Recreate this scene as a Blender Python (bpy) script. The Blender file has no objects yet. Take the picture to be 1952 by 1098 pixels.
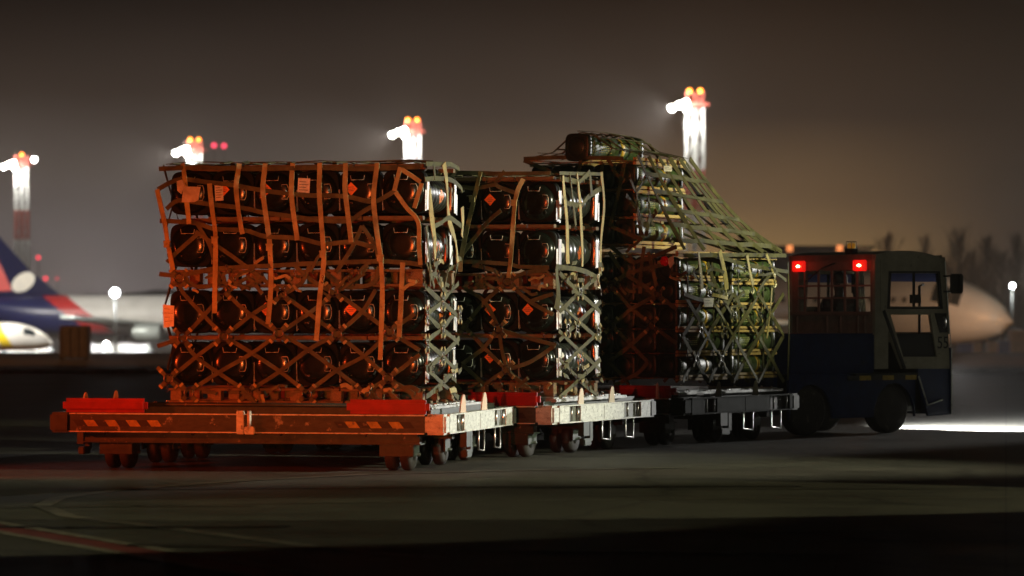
import bpy, bmesh, math, random
from math import sin, cos, pi, radians, sqrt, atan2
from mathutils import Vector, Matrix, noise
random.seed(7)
sc = bpy.context.scene
COL = sc.collection

# ---------------------------------------------------------------- camera
F = 6700.0          # focal length in photo pixels (1952 wide)
HOR = 600.0         # horizon row
H = 1.6             # eye height
cd = bpy.data.cameras.new("camera"); cam = bpy.data.objects.new("camera", cd); COL.objects.link(cam)
cam.location = (0, 0, H); cam.rotation_euler = (pi/2, 0, 0)
cd.sensor_width = 36; cd.lens = F/1952*36; cd.shift_y = (HOR-549)/1952
cd.clip_start = 0.5; cd.clip_end = 5000
cd.dof.use_dof = True; cd.dof.focus_distance = 39.5; cd.dof.aperture_fstop = 1.9
sc.camera = cam
# ---------------------------------------------------------------- view and render
sc.view_settings.view_transform = 'Standard'; sc.view_settings.look = 'None'
sc.view_settings.gamma = 1; sc.view_settings.exposure = 0
sc.cycles.use_denoising = True
sc.cycles.max_bounces = 6; sc.cycles.diffuse_bounces = 2; sc.cycles.glossy_bounces = 3
sc.cycles.transmission_bounces = 6; sc.cycles.volume_bounces = 0; sc.cycles.transparent_max_bounces = 8
sc.cycles.sample_clamp_indirect = 4
sc.cycles.caustics_reflective = False; sc.cycles.caustics_refractive = False

# ---------------------------------------------------------------- night sky (light pollution near the ground)
w = bpy.data.worlds.new("World"); sc.world = w; w.use_nodes = True
nt = w.node_tree; nt.nodes.clear()
def wn(t, **k):
    n = nt.nodes.new(t)
    for a, b in k.items(): setattr(n, a, b)
    return n
tc = wn('ShaderNodeTexCoord'); sx = wn('ShaderNodeSeparateXYZ'); nt.links.new(tc.outputs['Generated'], sx.inputs[0])
def ramp(tree, stops):
    r = tree.nodes.new('ShaderNodeValToRGB'); e = r.color_ramp.elements
    while len(e) > 1: e.remove(e[-1])
    e[0].position = stops[0][0]; e[0].color = (*stops[0][1], 1)
    for p, c in stops[1:]:
        k = e.new(p); k.color = (*c, 1)
    return r
def lin(r, g, b):
    f = lambda c: ((c/255+0.055)/1.055)**2.4 if c > 10 else c/255/12.92
    return (f(r), f(g), f(b))
el = wn('ShaderNodeMath', operation='MULTIPLY'); nt.links.new(sx.outputs['Z'], el.inputs[0]); el.inputs[1].default_value = 8.0
# elevation: z*8 -> y=0 of the photo is about 0.71
SKY = .89
rA = ramp(nt, [(0.0, lin(128, 118, 116)), (0.18, lin(120, 110, 108)), (0.33, lin(92, 80, 73)), (0.5, lin(57, 43, 34)), (0.72, lin(26, 16, 9)), (1.0, lin(20, 16, 14))])
rB = ramp(nt, [(0.0, lin(176, 136, 92)), (0.14, lin(180, 142, 92)), (0.25, lin(142, 112, 80)), (0.45, lin(76, 60, 48)), (0.72, lin(41, 28, 18)), (1.0, lin(22, 18, 16))])
rC = ramp(nt, [(0.0, lin(66, 54, 48)), (0.25, lin(72, 61, 53)), (0.45, lin(56, 45, 37)), (0.72, lin(32, 24, 18)), (1.0, lin(20, 17, 15))])
for r in (rA, rB, rC): nt.links.new(el.outputs[0], r.inputs[0])
m1 = wn('ShaderNodeMapRange', interpolation_type='SMOOTHSTEP'); m1.inputs[1].default_value = -0.09; m1.inputs[2].default_value = 0.05
m2 = wn('ShaderNodeMapRange', interpolation_type='SMOOTHSTEP'); m2.inputs[1].default_value = 0.075; m2.inputs[2].default_value = 0.15
for m in (m1, m2): nt.links.new(sx.outputs['X'], m.inputs[0])
x1 = wn('ShaderNodeMix', data_type='RGBA'); x2 = wn('ShaderNodeMix', data_type='RGBA')
nt.links.new(m1.outputs[0], x1.inputs[0]); nt.links.new(rA.outputs[0], x1.inputs[6]); nt.links.new(rB.outputs[0], x1.inputs[7])
nt.links.new(m2.outputs[0], x2.inputs[0]); nt.links.new(x1.outputs[2], x2.inputs[6]); nt.links.new(rC.outputs[0], x2.inputs[7])
nz = wn('ShaderNodeTexNoise'); nz.inputs['Scale'].default_value = 9; nz.inputs['Detail'].default_value = 3
nt.links.new(tc.outputs['Generated'], nz.inputs['Vector'])
nr = wn('ShaderNodeMapRange'); nr.inputs[1].default_value = .3; nr.inputs[2].default_value = .7; nr.inputs[3].default_value = .88; nr.inputs[4].default_value = 1.12
nt.links.new(nz.outputs['Fac'], nr.inputs[0])
mm = wn('ShaderNodeMix', data_type='RGBA', blend_type='MULTIPLY'); mm.inputs[0].default_value = 1
nt.links.new(x2.outputs[2], mm.inputs[6]); nt.links.new(nr.outputs[0], mm.inputs[7])
# away from the town the sky overhead and behind the camera is nearly black
back = wn('ShaderNodeMapRange'); back.inputs[1].default_value = 0.3; back.inputs[2].default_value = 0.95; back.inputs[3].default_value = .07; back.inputs[4].default_value = 1.0
nt.links.new(sx.outputs['Y'], back.inputs[0])
mb_ = wn('ShaderNodeMath', operation='MULTIPLY'); mb_.inputs[1].default_value = SKY; nt.links.new(back.outputs[0], mb_.inputs[0])
bg = wn('ShaderNodeBackground'); out = wn('ShaderNodeOutputWorld')
nt.links.new(mm.outputs[2], bg.inputs[0]); nt.links.new(mb_.outputs[0], bg.inputs[1]); nt.links.new(bg.outputs[0], out.inputs[0])

# ---------------------------------------------------------------- lamps of the apron and of vehicles beside the frame, with added fills
def lamp(name, kind, loc, energy, color, target=None, size=40, blend=.5, radius=.1):
    l = bpy.data.lights.new(name, kind); l.energy = energy; l.color = color
    if kind == 'SPOT': l.spot_size = radians(size); l.spot_blend = blend
    l.shadow_soft_size = radius
    o = bpy.data.objects.new(name, l); COL.objects.link(o); o.location = loc
    if target is not None:
        o.rotation_euler = (Vector(target)-Vector(loc)).to_track_quat('-Z', 'Y').to_euler()
    return o
# red-amber lamps of the escort vehicle left of the frame
lamp('escort_red_lamp', 'SPOT', (-3.35, 13.0, 1.5), 8600, (1, .06, .008), (-1.95, 37.5, 2.35), 16, .5, .10)
lamp('escort_amber_lamp', 'SPOT', (-2.75, 10.0, 1.2), 4200, (1, .38, .07), (-2.1, 38, 3.0), 15.5, .6, .08)
lamp('camera_side_fill', 'SPOT', (3.2, 6.0, 4.5), 2300, (.95, 1, .66), (-.5, 37.8, 2.7), 11.5, 1, .3)  # added pale fill from the camera's right, lifts the blacks and outlines
lamp('red_ground_fill', 'SPOT', (-9.5, 33.5, 1.6), 1500, (1, .07, .01), (-1.0, 37.6, 0), 46, .8, .1)  # added red fill for the spill on the ground under the dolly
# white floodlight from the right of the apron
lamp('apron_white_lamp', 'SPOT', (14.5, 33.9, 5.2), 10500, (1, .97, .68), (-1.2, 37.6, 1.7), 38, .7, .25)
lamp('load_side_fill', 'SPOT', (16.5, 38.0, 6.5), 11500, (1, .95, .48), (2.75, 44.9, 2.95), 16.5, 1, .3)  # added fill to brighten the side of the third load
# added warm spots on the tarmac; cone edges stand in for a cast shadow
lamp('tarmac_fill', 'SPOT', (17, 30, 9), 4700, (1, .94, .54), (0.3, 30.9, 0), 21, .08, .1)
lamp('tarmac_fill', 'SPOT', (-15, 20.5, 9), 3300, (1, .93, .56), (-4.3, 26.2, 0), 24, .15, .1)
# back light from the far right, catches the front edge of the tug
lamp('far_apron_lamp', 'SPOT', (45, 95, 9), 70000, (1, .98, .93), (4.9, 47.2, 1.5), 7, .5, .4)
lamp('tug_fill', 'SPOT', (9, 20, 4), 1250, (1, .95, .80), (4.9, 47, 1.3), 9, .6, .4)  # added fill so the dark side of the tug can be seen

# ---------------------------------------------------------------- materials
MATS = {}
def mat(name, base, rough=.5, metal=0, noise_amt=.25, scale=8, bump=.0, emit=None, estr=0, alt=None, detail=6, coat=0, spec=.5, stretch=None, trans=0, wear=None):
    if name in MATS: return MATS[name]
    m = bpy.data.materials.new(name); m.use_nodes = True; t = m.node_tree; b = t.nodes['Principled BSDF']
    co = t.nodes.new('ShaderNodeTexCoord'); mp = t.nodes.new('ShaderNodeMapping')
    t.links.new(co.outputs['Object'], mp.inputs[0])
    if stretch: mp.inputs['Scale'].default_value = stretch
    n = t.nodes.new('ShaderNodeTexNoise'); n.inputs['Scale'].default_value = scale; n.inputs['Detail'].default_value = detail
    n.inputs['Roughness'].default_value = .65
    t.links.new(mp.outputs[0], n.inputs['Vector'])
    lo = tuple(c*(1-noise_amt) for c in base); hi = alt if alt else tuple(min(1, c*(1+noise_amt)) for c in base)
    r = ramp(t, [(.32, lo), (.68, hi)]); t.links.new(n.outputs['Fac'], r.inputs[0])
    last = r.outputs[0]
    if wear:      # (colour, threshold, scale)
        n2 = t.nodes.new('ShaderNodeTexNoise'); n2.inputs['Scale'].default_value = wear[2]; n2.inputs['Detail'].default_value = 8
        n2.inputs['Roughness'].default_value = .7
        t.links.new(co.outputs['Object'], n2.inputs['Vector'])
        r2 = ramp(t, [(wear[1], (0, 0, 0)), (wear[1]+.06, (1, 1, 1))]); t.links.new(n2.outputs['Fac'], r2.inputs[0])
        x = t.nodes.new('ShaderNodeMix'); x.data_type = 'RGBA'; t.links.new(r2.outputs[0], x.inputs[0])
        t.links.new(last, x.inputs[6]); x.inputs[7].default_value = (*wear[0], 1); last = x.outputs[2]
    t.links.new(last, b.inputs['Base Color'])
    rr = t.nodes.new('ShaderNodeMapRange'); rr.inputs[3].default_value = max(.03, rough*.8); rr.inputs[4].default_value = min(1, rough*1.25)
    t.links.new(n.outputs['Fac'], rr.inputs[0]); t.links.new(rr.outputs[0], b.inputs['Roughness'])
    b.inputs['Metallic'].default_value = metal; b.inputs['Specular IOR Level'].default_value = spec
    b.inputs['Coat Weight'].default_value = coat
    if bump:
        bp = t.nodes.new('ShaderNodeBump'); bp.inputs['Strength'].default_value = bump; bp.inputs['Distance'].default_value = .01
        t.links.new(n.outputs['Fac'], bp.inputs['Height']); t.links.new(bp.outputs[0], b.inputs['Normal'])
    if emit:
        b.inputs['Emission Color'].default_value = (*emit, 1); b.inputs['Emission Strength'].default_value = estr
    if trans: b.inputs['Transmission Weight'].default_value = trans
    MATS[name] = m
    return m
black_plastic = mat('black_plastic', (.007, .010, .007), .20, 0, .35, 9, .05, wear=((.035, .035, .028), .66, 16))
flange_m = mat('matte_flange', (.007, .009, .007), .75, 0, .3, 9, .05, spec=.15)
tubecap_m = mat('tube_cap', (.014, .022, .012), .42, 0, .35, 9, .05, spec=.35)
glint_m = mat('pale_glint', (.62, .62, .60), .35, .1, .1, 14, .1, wear=((.08, .08, .07), .60, 22))  # pale colour stands in for white highlights on the cap sides
rib_plastic = mat('rib_plastic', (.030, .036, .028), .33, 0, .3, 10, .1)
olive = mat('olive_paint', (.050, .085, .032), .5, 0, .35, 12, .1, wear=((.10, .11, .07), .68, 25))
webbing = mat('webbing', (.42, .35, .15), .75, 0, .5, 6, .5, alt=(.50, .43, .20), wear=((.16, .15, .07), .60, 9))
webbing_dark = mat('webbing_dark', (.085, .083, .038), .8, 0, .6, 5, .4)
ringm = mat('ring_steel', (.12, .11, .10), .3, .9, .3, 20, .1)
steel = mat('steel', (.62, .62, .58), .28, .95, .2, 20, .1)
cast = mat('cast_hook', (.62, .60, .40), .35, .6, .2, 20, .1)
alu = mat('aluminium_pallet', (.42, .43, .41), .42, .7, .3, 12, .2, wear=((.2, .2, .17), .6, 14))
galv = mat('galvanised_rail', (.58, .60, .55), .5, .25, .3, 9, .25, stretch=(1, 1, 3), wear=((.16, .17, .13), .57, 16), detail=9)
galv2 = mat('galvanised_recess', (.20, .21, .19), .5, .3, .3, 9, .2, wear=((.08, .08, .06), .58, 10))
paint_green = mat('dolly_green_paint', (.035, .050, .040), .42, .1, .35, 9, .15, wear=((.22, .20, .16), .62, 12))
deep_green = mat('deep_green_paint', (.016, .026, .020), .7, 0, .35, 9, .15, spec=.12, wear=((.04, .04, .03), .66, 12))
rail_paint = mat('rail_paint', (.045, .050, .040), .45, .15, .35, 9, .2, stretch=(1, 1, 3), wear=((.28, .27, .22), .60, 7))
dark_steel = mat('dark_steel', (.035, .038, .034), .5, .3, .4, 8, .2)
wood = mat('wood', (.15, .10, .045), .75, 0, .4, 6, .3, stretch=(2, 14, 14), wear=((.14, .08, .04), .62, 7))
wood_pale = mat('pale_wood', (.52, .38, .16), .75, 0, .35, 6, .3, stretch=(14, 2, 14), wear=((.16, .10, .05), .63, 7))
wood2 = mat('weathered_wood', (.20, .14, .075), .8, 0, .4, 6, .3, stretch=(14, 2, 14))
redpaint = mat('red_paint', (.30, .006, .003), .4, 0, .22, 7, .1, wear=((.18, .02, .012), .64, 12))
rubber = mat('rubber', (.022, .021, .020), .7, 0, .3, 20, .3, wear=((.07, .065, .055), .58, 9))
whitepaint = mat('white_paint', (.78, .76, .70), .5, 0, .15, 9, .1, wear=((.35, .33, .28), .66, 15))
stencil = mat('stencil_white', (.62, .64, .54), .6, 0, .2, 40, 0)
stencil_y = mat('stencil_yellow', (.42, .45, .20), .6, 0, .3, 40, 0)
yellow = mat('yellow_paint', (.62, .40, .03), .5, 0, .2, 20, .1)
hblack = mat('hazard_black', (.012, .012, .012), .5, 0, .3, 20, 0, wear=((.12, .10, .07), .60, 18))
hyellow = mat('hazard_yellow', (.36, .25, .04), .5, 0, .3, 20, 0, wear=((.12, .10, .07), .60, 18))
paper = mat('paper', (.72, .70, .64), .7, 0, .15, 30, .1)
print_ink = mat('print_ink', (.10, .10, .10), .7)
orange_label = mat('orange_label', (.85, .22, .04), .5, 0, .15, 20, .05)
film = mat('clear_film', (.55, .52, .48), .12, 0, .3, 10, .6)

# ---------------------------------------------------------------- mesh builder
class MB:
    def __init__(s): s.v = []; s.f = []; s.sm = []; s.T = None; s.m = 0; s.mi = []
    def add(s, vs, fs, smooth=False):
        o = len(s.v)
        for p in vs:
            p = Vector(p)
            if s.T is not None: p = s.T @ p
            s.v.append(p)
        for f in fs: s.f.append(tuple(i+o for i in f)); s.sm.append(smooth); s.mi.append(s.m)
        return s
    def box(s, a, b, ch=0.0):
        (x0, y0, z0), (x1, y1, z1) = [tuple(min(p, q) for p, q in zip(a, b)), tuple(max(p, q) for p, q in zip(a, b))]
        if ch <= 0:
            s.add([(x0,y0,z0),(x1,y0,z0),(x1,y1,z0),(x0,y1,z0),(x0,y0,z1),(x1,y0,z1),(x1,y1,z1),(x0,y1,z1)],
                  [(0,3,2,1),(4,5,6,7),(0,1,5,4),(1,2,6,5),(2,3,7,6),(3,0,4,7)])
        else:
            c = min(ch, (x1-x0)*.49, (y1-y0)*.49, (z1-z0)*.49)
            bm = bmesh.new(); bmesh.ops.create_cube(bm, size=1)
            for v in bm.verts: v.co = Vector(((x0+x1)/2+v.co.x*(x1-x0), (y0+y1)/2+v.co.y*(y1-y0), (z0+z1)/2+v.co.z*(z1-z0)))
            bmesh.ops.bevel(bm, geom=bm.edges[:], offset=c, segments=2, affect='EDGES')
            bm.verts.index_update()
            s.add([v.co.copy() for v in bm.verts], [tuple(v.index for v in f.verts) for f in bm.faces]); bm.free()
        return s
    def bar(s, p, q, wx, wz, up=(0,0,1)):
        p = Vector(p); q = Vector(q); d = (q-p).normalized(); u = Vector(up)
        if abs(d.dot(u)) > .98: u = Vector((1,0,0))
        a = d.cross(u).normalized()*wx/2; b = a.cross(d).normalized()*wz/2
        s.add([p-a-b,p+a-b,p+a+b,p-a+b,q-a-b,q+a-b,q+a+b,q-a+b],[(0,3,2,1),(4,5,6,7),(0,1,5,4),(1,2,6,5),(2,3,7,6),(3,0,4,7)])
        return s
    def tube(s, pts, r, n=8, cap=True):
        pts = [Vector(p) for p in pts]; rs = r if isinstance(r, (list, tuple)) else [r]*len(pts)
        vs = []; u = None
        for i, p in enumerate(pts):
            d = (pts[min(i+1, len(pts)-1)]-pts[max(i-1, 0)]).normalized()
            if u is None:
                u = d.cross(Vector((0,0,1)))
                if u.length < .05: u = d.cross(Vector((1,0,0)))
            u = (u-d*u.dot(d)).normalized(); v = d.cross(u)
            for k in range(n):
                a = 2*pi*k/n; vs.append(p+(u*cos(a)+v*sin(a))*rs[i])
        fs = []
        for i in range(len(pts)-1):
            for k in range(n):
                fs.append((i*n+k, i*n+(k+1)%n, (i+1)*n+(k+1)%n, (i+1)*n+k))
        if cap: fs.append(tuple(range(n))[::-1]); fs.append(tuple((len(pts)-1)*n+k for k in range(n)))
        return s.add(vs, fs, True)
    def lathe(s, prof, axis='y', n=28, c=(0,0,0), sq=None):
        """prof: list of (r, t). sq(t)->exponent for superellipse"""
        vs = []; c = Vector(c)
        for i, (r, t) in enumerate(prof):
            for k in range(n):
                a = 2*pi*k/n
                ca, sa = cos(a), sin(a)
                if sq and sq[i] > 2:
                    e = 2/sq[i]; ca = math.copysign(abs(ca)**e, ca); sa = math.copysign(abs(sa)**e, sa)
                x, y = r*ca, r*sa
                vs.append(c+(Vector((x, t, y)) if axis == 'y' else Vector((t, x, y)) if axis == 'x' else Vector((x, y, t))))
        fs = []
        for i in range(len(prof)-1):
            for k in range(n):
                q = (i*n+k, i*n+(k+1)%n, (i+1)*n+(k+1)%n, (i+1)*n+k)
                fs.append(q if axis != 'y' else q[::-1])
        fs.append(tuple(range(n))); fs.append(tuple((len(prof)-1)*n+k for k in range(n)))
        return s.add(vs, fs, True)
    def prism(s, poly, y0, y1):      # poly in xz, extruded along y
        n = len(poly)
        s.add([(x, y0, z) for x, z in poly]+[(x, y1, z) for x, z in poly],
              [tuple(range(n)), tuple(range(2*n-1, n-1, -1))]+[(i, n+i, n+(i+1)%n, (i+1)%n) for i in range(n)])
        return s
    def ribbon(s, pts, nrm, w=.045, t=.006):
        pts = [Vector(p) for p in pts]; nrm = Vector(nrm).normalized(); vs = []
        for i, p in enumerate(pts):
            d = (pts[min(i+1, len(pts)-1)]-pts[max(i-1, 0)]).normalized()
            tw = nrm+Vector((noise.noise(p*2.1), noise.noise(p*2.1+Vector((7, 0, 0))), noise.noise(p*2.1+Vector((0, 9, 0)))))*.55
            a = d.cross(tw)
            if a.length < .02: a = d.cross(Vector((0,0,1)))
            a = a.normalized()*w/2; b = a.cross(d).normalized()*t/2
            vs += [p-a-b, p+a-b, p+a+b, p-a+b]
        fs = []
        for i in range(len(pts)-1):
            for k in range(4): fs.append((i*4+k, i*4+(k+1)%4, i*4+4+(k+1)%4, i*4+4+k))
        fs.append((3,2,1,0)); e = (len(pts)-1)*4; fs.append((e,e+1,e+2,e+3))
        return s.add(vs, fs)
    def ring(s, c, nrm, R, r, n=20, m=6):
        c = Vector(c); q = Vector(nrm).to_track_quat('Z', 'Y'); vs = []; fs = []
        for i in range(n):
            a = 2*pi*i/n
            for k in range(m):
                b = 2*pi*k/m
                vs.append(c+q@Vector(((R+r*cos(b))*cos(a), (R+r*cos(b))*sin(a), r*sin(b))))
        for i in range(n):
            for k in range(m): fs.append((i*m+k, ((i+1)%n)*m+k, ((i+1)%n)*m+(k+1)%m, i*m+(k+1)%m))
        return s.add(vs, fs, True)
    def sphere(s, c, r, n=14, m=9, sc=(1,1,1)):
        vs = []; fs = []
        for i in range(m+1):
            a = pi*i/m
            for k in range(n):
                b = 2*pi*k/n
                vs.append(Vector(c)+Vector((r*sin(a)*cos(b)*sc[0], r*sin(a)*sin(b)*sc[1], r*cos(a)*sc[2])))
        for i in range(m):
            for k in range(n): fs.append((i*n+k, (i+1)*n+k, (i+1)*n+(k+1)%n, i*n+(k+1)%n))
        return s.add(vs, fs, True)
    def build(s, name, m, parent=None, world=False, bevel=0):
        me = bpy.data.meshes.new(name)
        vs = s.v
        if world and parent is not None:
            bpy.context.view_layer.update()
            inv = parent.matrix_world.inverted(); vs = [inv @ p for p in vs]
        me.from_pydata([tuple(p) for p in vs], [], s.f); me.validate()
        me.polygons.foreach_set('use_smooth', s.sm[:len(me.polygons)]); me.update()
        if isinstance(m, (list, tuple)):
            for q in m: me.materials.append(q)
            me.polygons.foreach_set('material_index', s.mi[:len(me.polygons)])
        else: me.materials.append(m)
        o = bpy.data.objects.new(name, me); COL.objects.link(o)
        if parent is not None: o.parent = parent
        if bevel:
            b = o.modifiers.new('bevel', 'BEVEL'); b.width = bevel; b.segments = 2; b.limit_method = 'ANGLE'; b.angle_limit = radians(40)
        return o
def build_each(mb, name, m, parent=None):
    par = list(range(len(mb.v)))
    def find(a):
        while par[a] != a: par[a] = par[par[a]]; a = par[a]
        return a
    for f in mb.f:
        for q in f[1:]: par[find(q)] = find(f[0])
    gr = {}
    for f, s_ in zip(mb.f, mb.sm): gr.setdefault(find(f[0]), []).append((f, s_))
    for k, fs in gr.items():
        ids = sorted({i for f, _ in fs for i in f}); mp_ = {i: j for j, i in enumerate(ids)}
        n = MB(); n.v = [mb.v[i] for i in ids]; n.f = [tuple(mp_[i] for i in f) for f, _ in fs]; n.sm = [q for _, q in fs]
        n.build(name, m, parent)
def tag(o, label=None, cat=None, group=None, kind=None):
    if label: o['label'] = label
    if cat: o['category'] = cat
    if group: o['group'] = group
    if kind: o['kind'] = kind
    return o
def thing(name, label, cat, loc=(0,0,0), rz=0, group=None):
    o = bpy.data.objects.new(name, None); COL.objects.link(o); o.empty_display_size = .2
    o.location = loc; o.rotation_euler = (0, 0, rz)
    return tag(o, label, cat, group)
def copy_tree(o, parent=None):
    c = o.copy(); COL.objects.link(c); c.parent = parent
    for ch in list(o.children): copy_tree(ch, c)
    return c
def relabel(o, label, group=None):
    o['label'] = label
    if group: o['group'] = group

# where a line of sight through the photo meets the vertical plane of a real face
def hit(px, py, P, n):
    d = Vector(((px-976)/F, 1, (HOR-py)/F)); n = Vector(n); P = Vector(P); C = Vector((0, 0, H))
    return C + d*((P-C).dot(n)/d.dot(n))

# ---------------------------------------------------------------- setting: ground
def asphalt_material():
    m = bpy.data.materials.new('tarmac'); m.use_nodes = True; t = m.node_tree; b = t.nodes['Principled BSDF']
    co = t.nodes.new('ShaderNodeTexCoord')
    def nzz(scale, detail=8, stretch=None, rough=.6):
        mp = t.nodes.new('ShaderNodeMapping'); t.links.new(co.outputs['Object'], mp.inputs[0])
        if stretch: mp.inputs['Scale'].default_value = stretch
        n = t.nodes.new('ShaderNodeTexNoise'); n.inputs['Scale'].default_value = scale; n.inputs['Detail'].default_value = detail
        n.inputs['Roughness'].default_value = rough
        t.links.new(mp.outputs[0], n.inputs['Vector']); return n
    a = nzz(.45, 6); r = ramp(t, [(.3, (.036, .036, .028)), (.5, (.062, .060, .046)), (.72, (.085, .080, .060))]); t.links.new(a.outputs['Fac'], r.inputs[0])
    c = nzz(26, 8, None, .8); rc = ramp(t, [(.34, (.45, .45, .45)), (.5, (1, 1, 1)), (.66, (1.7, 1.7, 1.7))]); t.links.new(c.outputs['Fac'], rc.inputs[0])
    x = t.nodes.new('ShaderNodeMix'); x.data_type = 'RGBA'; x.blend_type = 'MULTIPLY'; x.inputs[0].default_value = .8
    t.links.new(r.outputs[0], x.inputs[6]); t.links.new(rc.outputs[0], x.inputs[7])
    # dark tyre streaks, stretched along the driving direction
    s_ = nzz(1.4, 5, (.35, 2.2, 1)); rs = ramp(t, [(.56, (1, 1, 1)), (.66, (.45, .45, .45))]); t.links.new(s_.outputs['Fac'], rs.inputs[0])
    y = t.nodes.new('ShaderNodeMix'); y.data_type = 'RGBA'; y.blend_type = 'MULTIPLY'; y.inputs[0].default_value = .8
    t.links.new(x.outputs[2], y.inputs[6]); t.links.new(rs.outputs[0], y.inputs[7])
    # far away, beyond the crown of the apron: brown winter grass
    sep = t.nodes.new('ShaderNodeSeparateXYZ'); t.links.new(co.outputs['Object'], sep.inputs[0])
    g = t.nodes.new('ShaderNodeMapRange'); g.inputs[1].default_value = 97; g.inputs[2].default_value = 97.6; t.links.new(sep.outputs['Y'], g.inputs[0])
    gn = nzz(1.2, 8); rg = ramp(t, [(.35, (.05, .03, .018)), (.6, (.12, .075, .04)), (.75, (.17, .13, .09))]); t.links.new(gn.outputs['Fac'], rg.inputs[0])
    z = t.nodes.new('ShaderNodeMix'); z.data_type = 'RGBA'; t.links.new(g.outputs[0], z.inputs[0]); t.links.new(y.outputs[2], z.inputs[6]); t.links.new(rg.outputs[0], z.inputs[7])
    # slab joints and cracks
    mpj = t.nodes.new('ShaderNodeMapping'); mpj.inputs['Rotation'].default_value = (0, 0, radians(8)); t.links.new(co.outputs['Object'], mpj.inputs[0])
    bj = t.nodes.new('ShaderNodeTexBrick'); bj.offset = 0; bj.inputs['Scale'].default_value = .2; bj.inputs['Mortar Size'].default_value = .0022; bj.inputs['Mortar Smooth'].default_value = .4
    bj.inputs['Brick Width'].default_value = 1.2; bj.inputs['Row Height'].default_value = 1.2
    bj.inputs['Color1'].default_value = (1, 1, 1, 1); bj.inputs['Color2'].default_value = (.86, .86, .86, 1); bj.inputs['Mortar'].default_value = (.32, .32, .32, 1)
    t.links.new(mpj.outputs[0], bj.inputs['Vector'])
    vo = t.nodes.new('ShaderNodeTexVoronoi'); vo.feature = 'DISTANCE_TO_EDGE'; vo.inputs['Scale'].default_value = .33
    dv = t.nodes.new('ShaderNodeMix'); dv.data_type = 'RGBA'; dv.inputs[0].default_value = .35; t.links.new(co.outputs['Object'], dv.inputs[6]); nd_ = nzz(1.3, 6); t.links.new(nd_.outputs['Color'], dv.inputs[7]); t.links.new(dv.outputs[2], vo.inputs['Vector'])
    rv = ramp(t, [(.0, (.35, .35, .35)), (.006, (.6, .6, .6)), (.012, (1, 1, 1))]); t.links.new(vo.outputs['Distance'], rv.inputs[0])
    st_ = nzz(2.6, 4, None, .5); rst = ramp(t, [(.60, (1, 1, 1)), (.70, (.5, .5, .5))]); t.links.new(st_.outputs['Fac'], rst.inputs[0])
    prev = z.outputs[2]
    for nn in (bj.outputs[0], rv.outputs[0], rst.outputs[0]):
        q_ = t.nodes.new('ShaderNodeMix'); q_.data_type = 'RGBA'; q_.blend_type = 'MULTIPLY'; q_.inputs[0].default_value = .85
        t.links.new(prev, q_.inputs[6]); t.links.new(nn, q_.inputs[7]); prev = q_.outputs[2]
    t.links.new(prev, b.inputs['Base Color'])
    rr = t.nodes.new('ShaderNodeMapRange'); rr.inputs[3].default_value = .42; rr.inputs[4].default_value = .85
    t.links.new(a.outputs['Fac'], rr.inputs[0]); t.links.new(rr.outputs[0], b.inputs['Roughness'])
    bp = t.nodes.new('ShaderNodeBump'); bp.inputs['Strength'].default_value = .8; bp.inputs['Distance'].default_value = .02
    t.links.new(c.outputs['Fac'], bp.inputs['Height']); t.links.new(bp.outputs[0], b.inputs['Normal'])
    return m
prof = [(-12, 0), (0, 0), (20, 0), (40, 0), (60, 0), (97, 0), (120, 0), (148, -.01), (160, -.12), (172, -.4), (190, -1.0), (210, -1.6), (230, -1.95), (260, -2), (400, -2), (700, -2), (1190, -2)]
g = MB(); xs = [-460, -150, -60, -20, 0, 20, 60, 150, 460]
g.add([(x, y, z) for y, z in prof for x in xs],
      [(j*len(xs)+i, j*len(xs)+i+1, (j+1)*len(xs)+i+1, (j+1)*len(xs)+i) for j in range(len(prof)-1) for i in range(len(xs)-1)])
tag(g.build('ground', asphalt_material()), kind='structure')
line_red = mat('line_red', (.16, .035, .03), .6, 0, .4, 5, 0, wear=((.05, .045, .035), .60, 7))
line_white = mat('line_white', (.19, .175, .13), .6, 0, .4, 5, 0, wear=((.06, .055, .045), .56, 8))
faint = mat('faint_line', (.12, .11, .085), .6, 0, .4, 5, 0, wear=((.055, .052, .042), .5, 3))
def strip(name, pts, wdt, z, m):
    b = MB(); pts = [Vector((x, y, z)) for x, y in pts]; vs = []
    for i, p in enumerate(pts):
        d = (pts[min(i+1, len(pts)-1)]-pts[max(i-1, 0)]).normalized(); a = Vector((-d.y, d.x, 0))*wdt/2; vs += [p-a, p+a]
    b.add(vs, [(2*i, 2*i+1, 2*i+3, 2*i+2) for i in range(len(pts)-1)])
    return tag(b.build(name, m), kind='structure')
def gp(px, py): Y = H*F/(py-HOR); return ((px-976)/F*Y, Y)
A_, B_ = Vector(gp(0, 1007)), Vector(gp(452, 1084)); d_ = (B_-A_).normalized(); A_ = A_-d_*9; B_ = B_+d_*6
nn_ = Vector((-d_.y, d_.x))
strip('taxi_line', [A_, B_], .26, .004, line_red)
for sgn in (-1, 1): strip('taxi_line_border', [A_+nn_*sgn*.19, B_+nn_*sgn*.19], .11, .008, line_white)
strip('faint_joint', [gp(250, 964), gp(700, 958), gp(1300, 952), gp(1952, 948)], .07, .004, faint)
strip('faint_curve', [gp(1300, 892), gp(1000, 897), gp(700, 905), gp(430, 919), gp(230, 934), gp(110, 950), gp(80, 965), gp(130, 985), gp(300, 1005), gp(620, 1046), gp(840, 1066)], .16, .006, faint)

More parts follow.
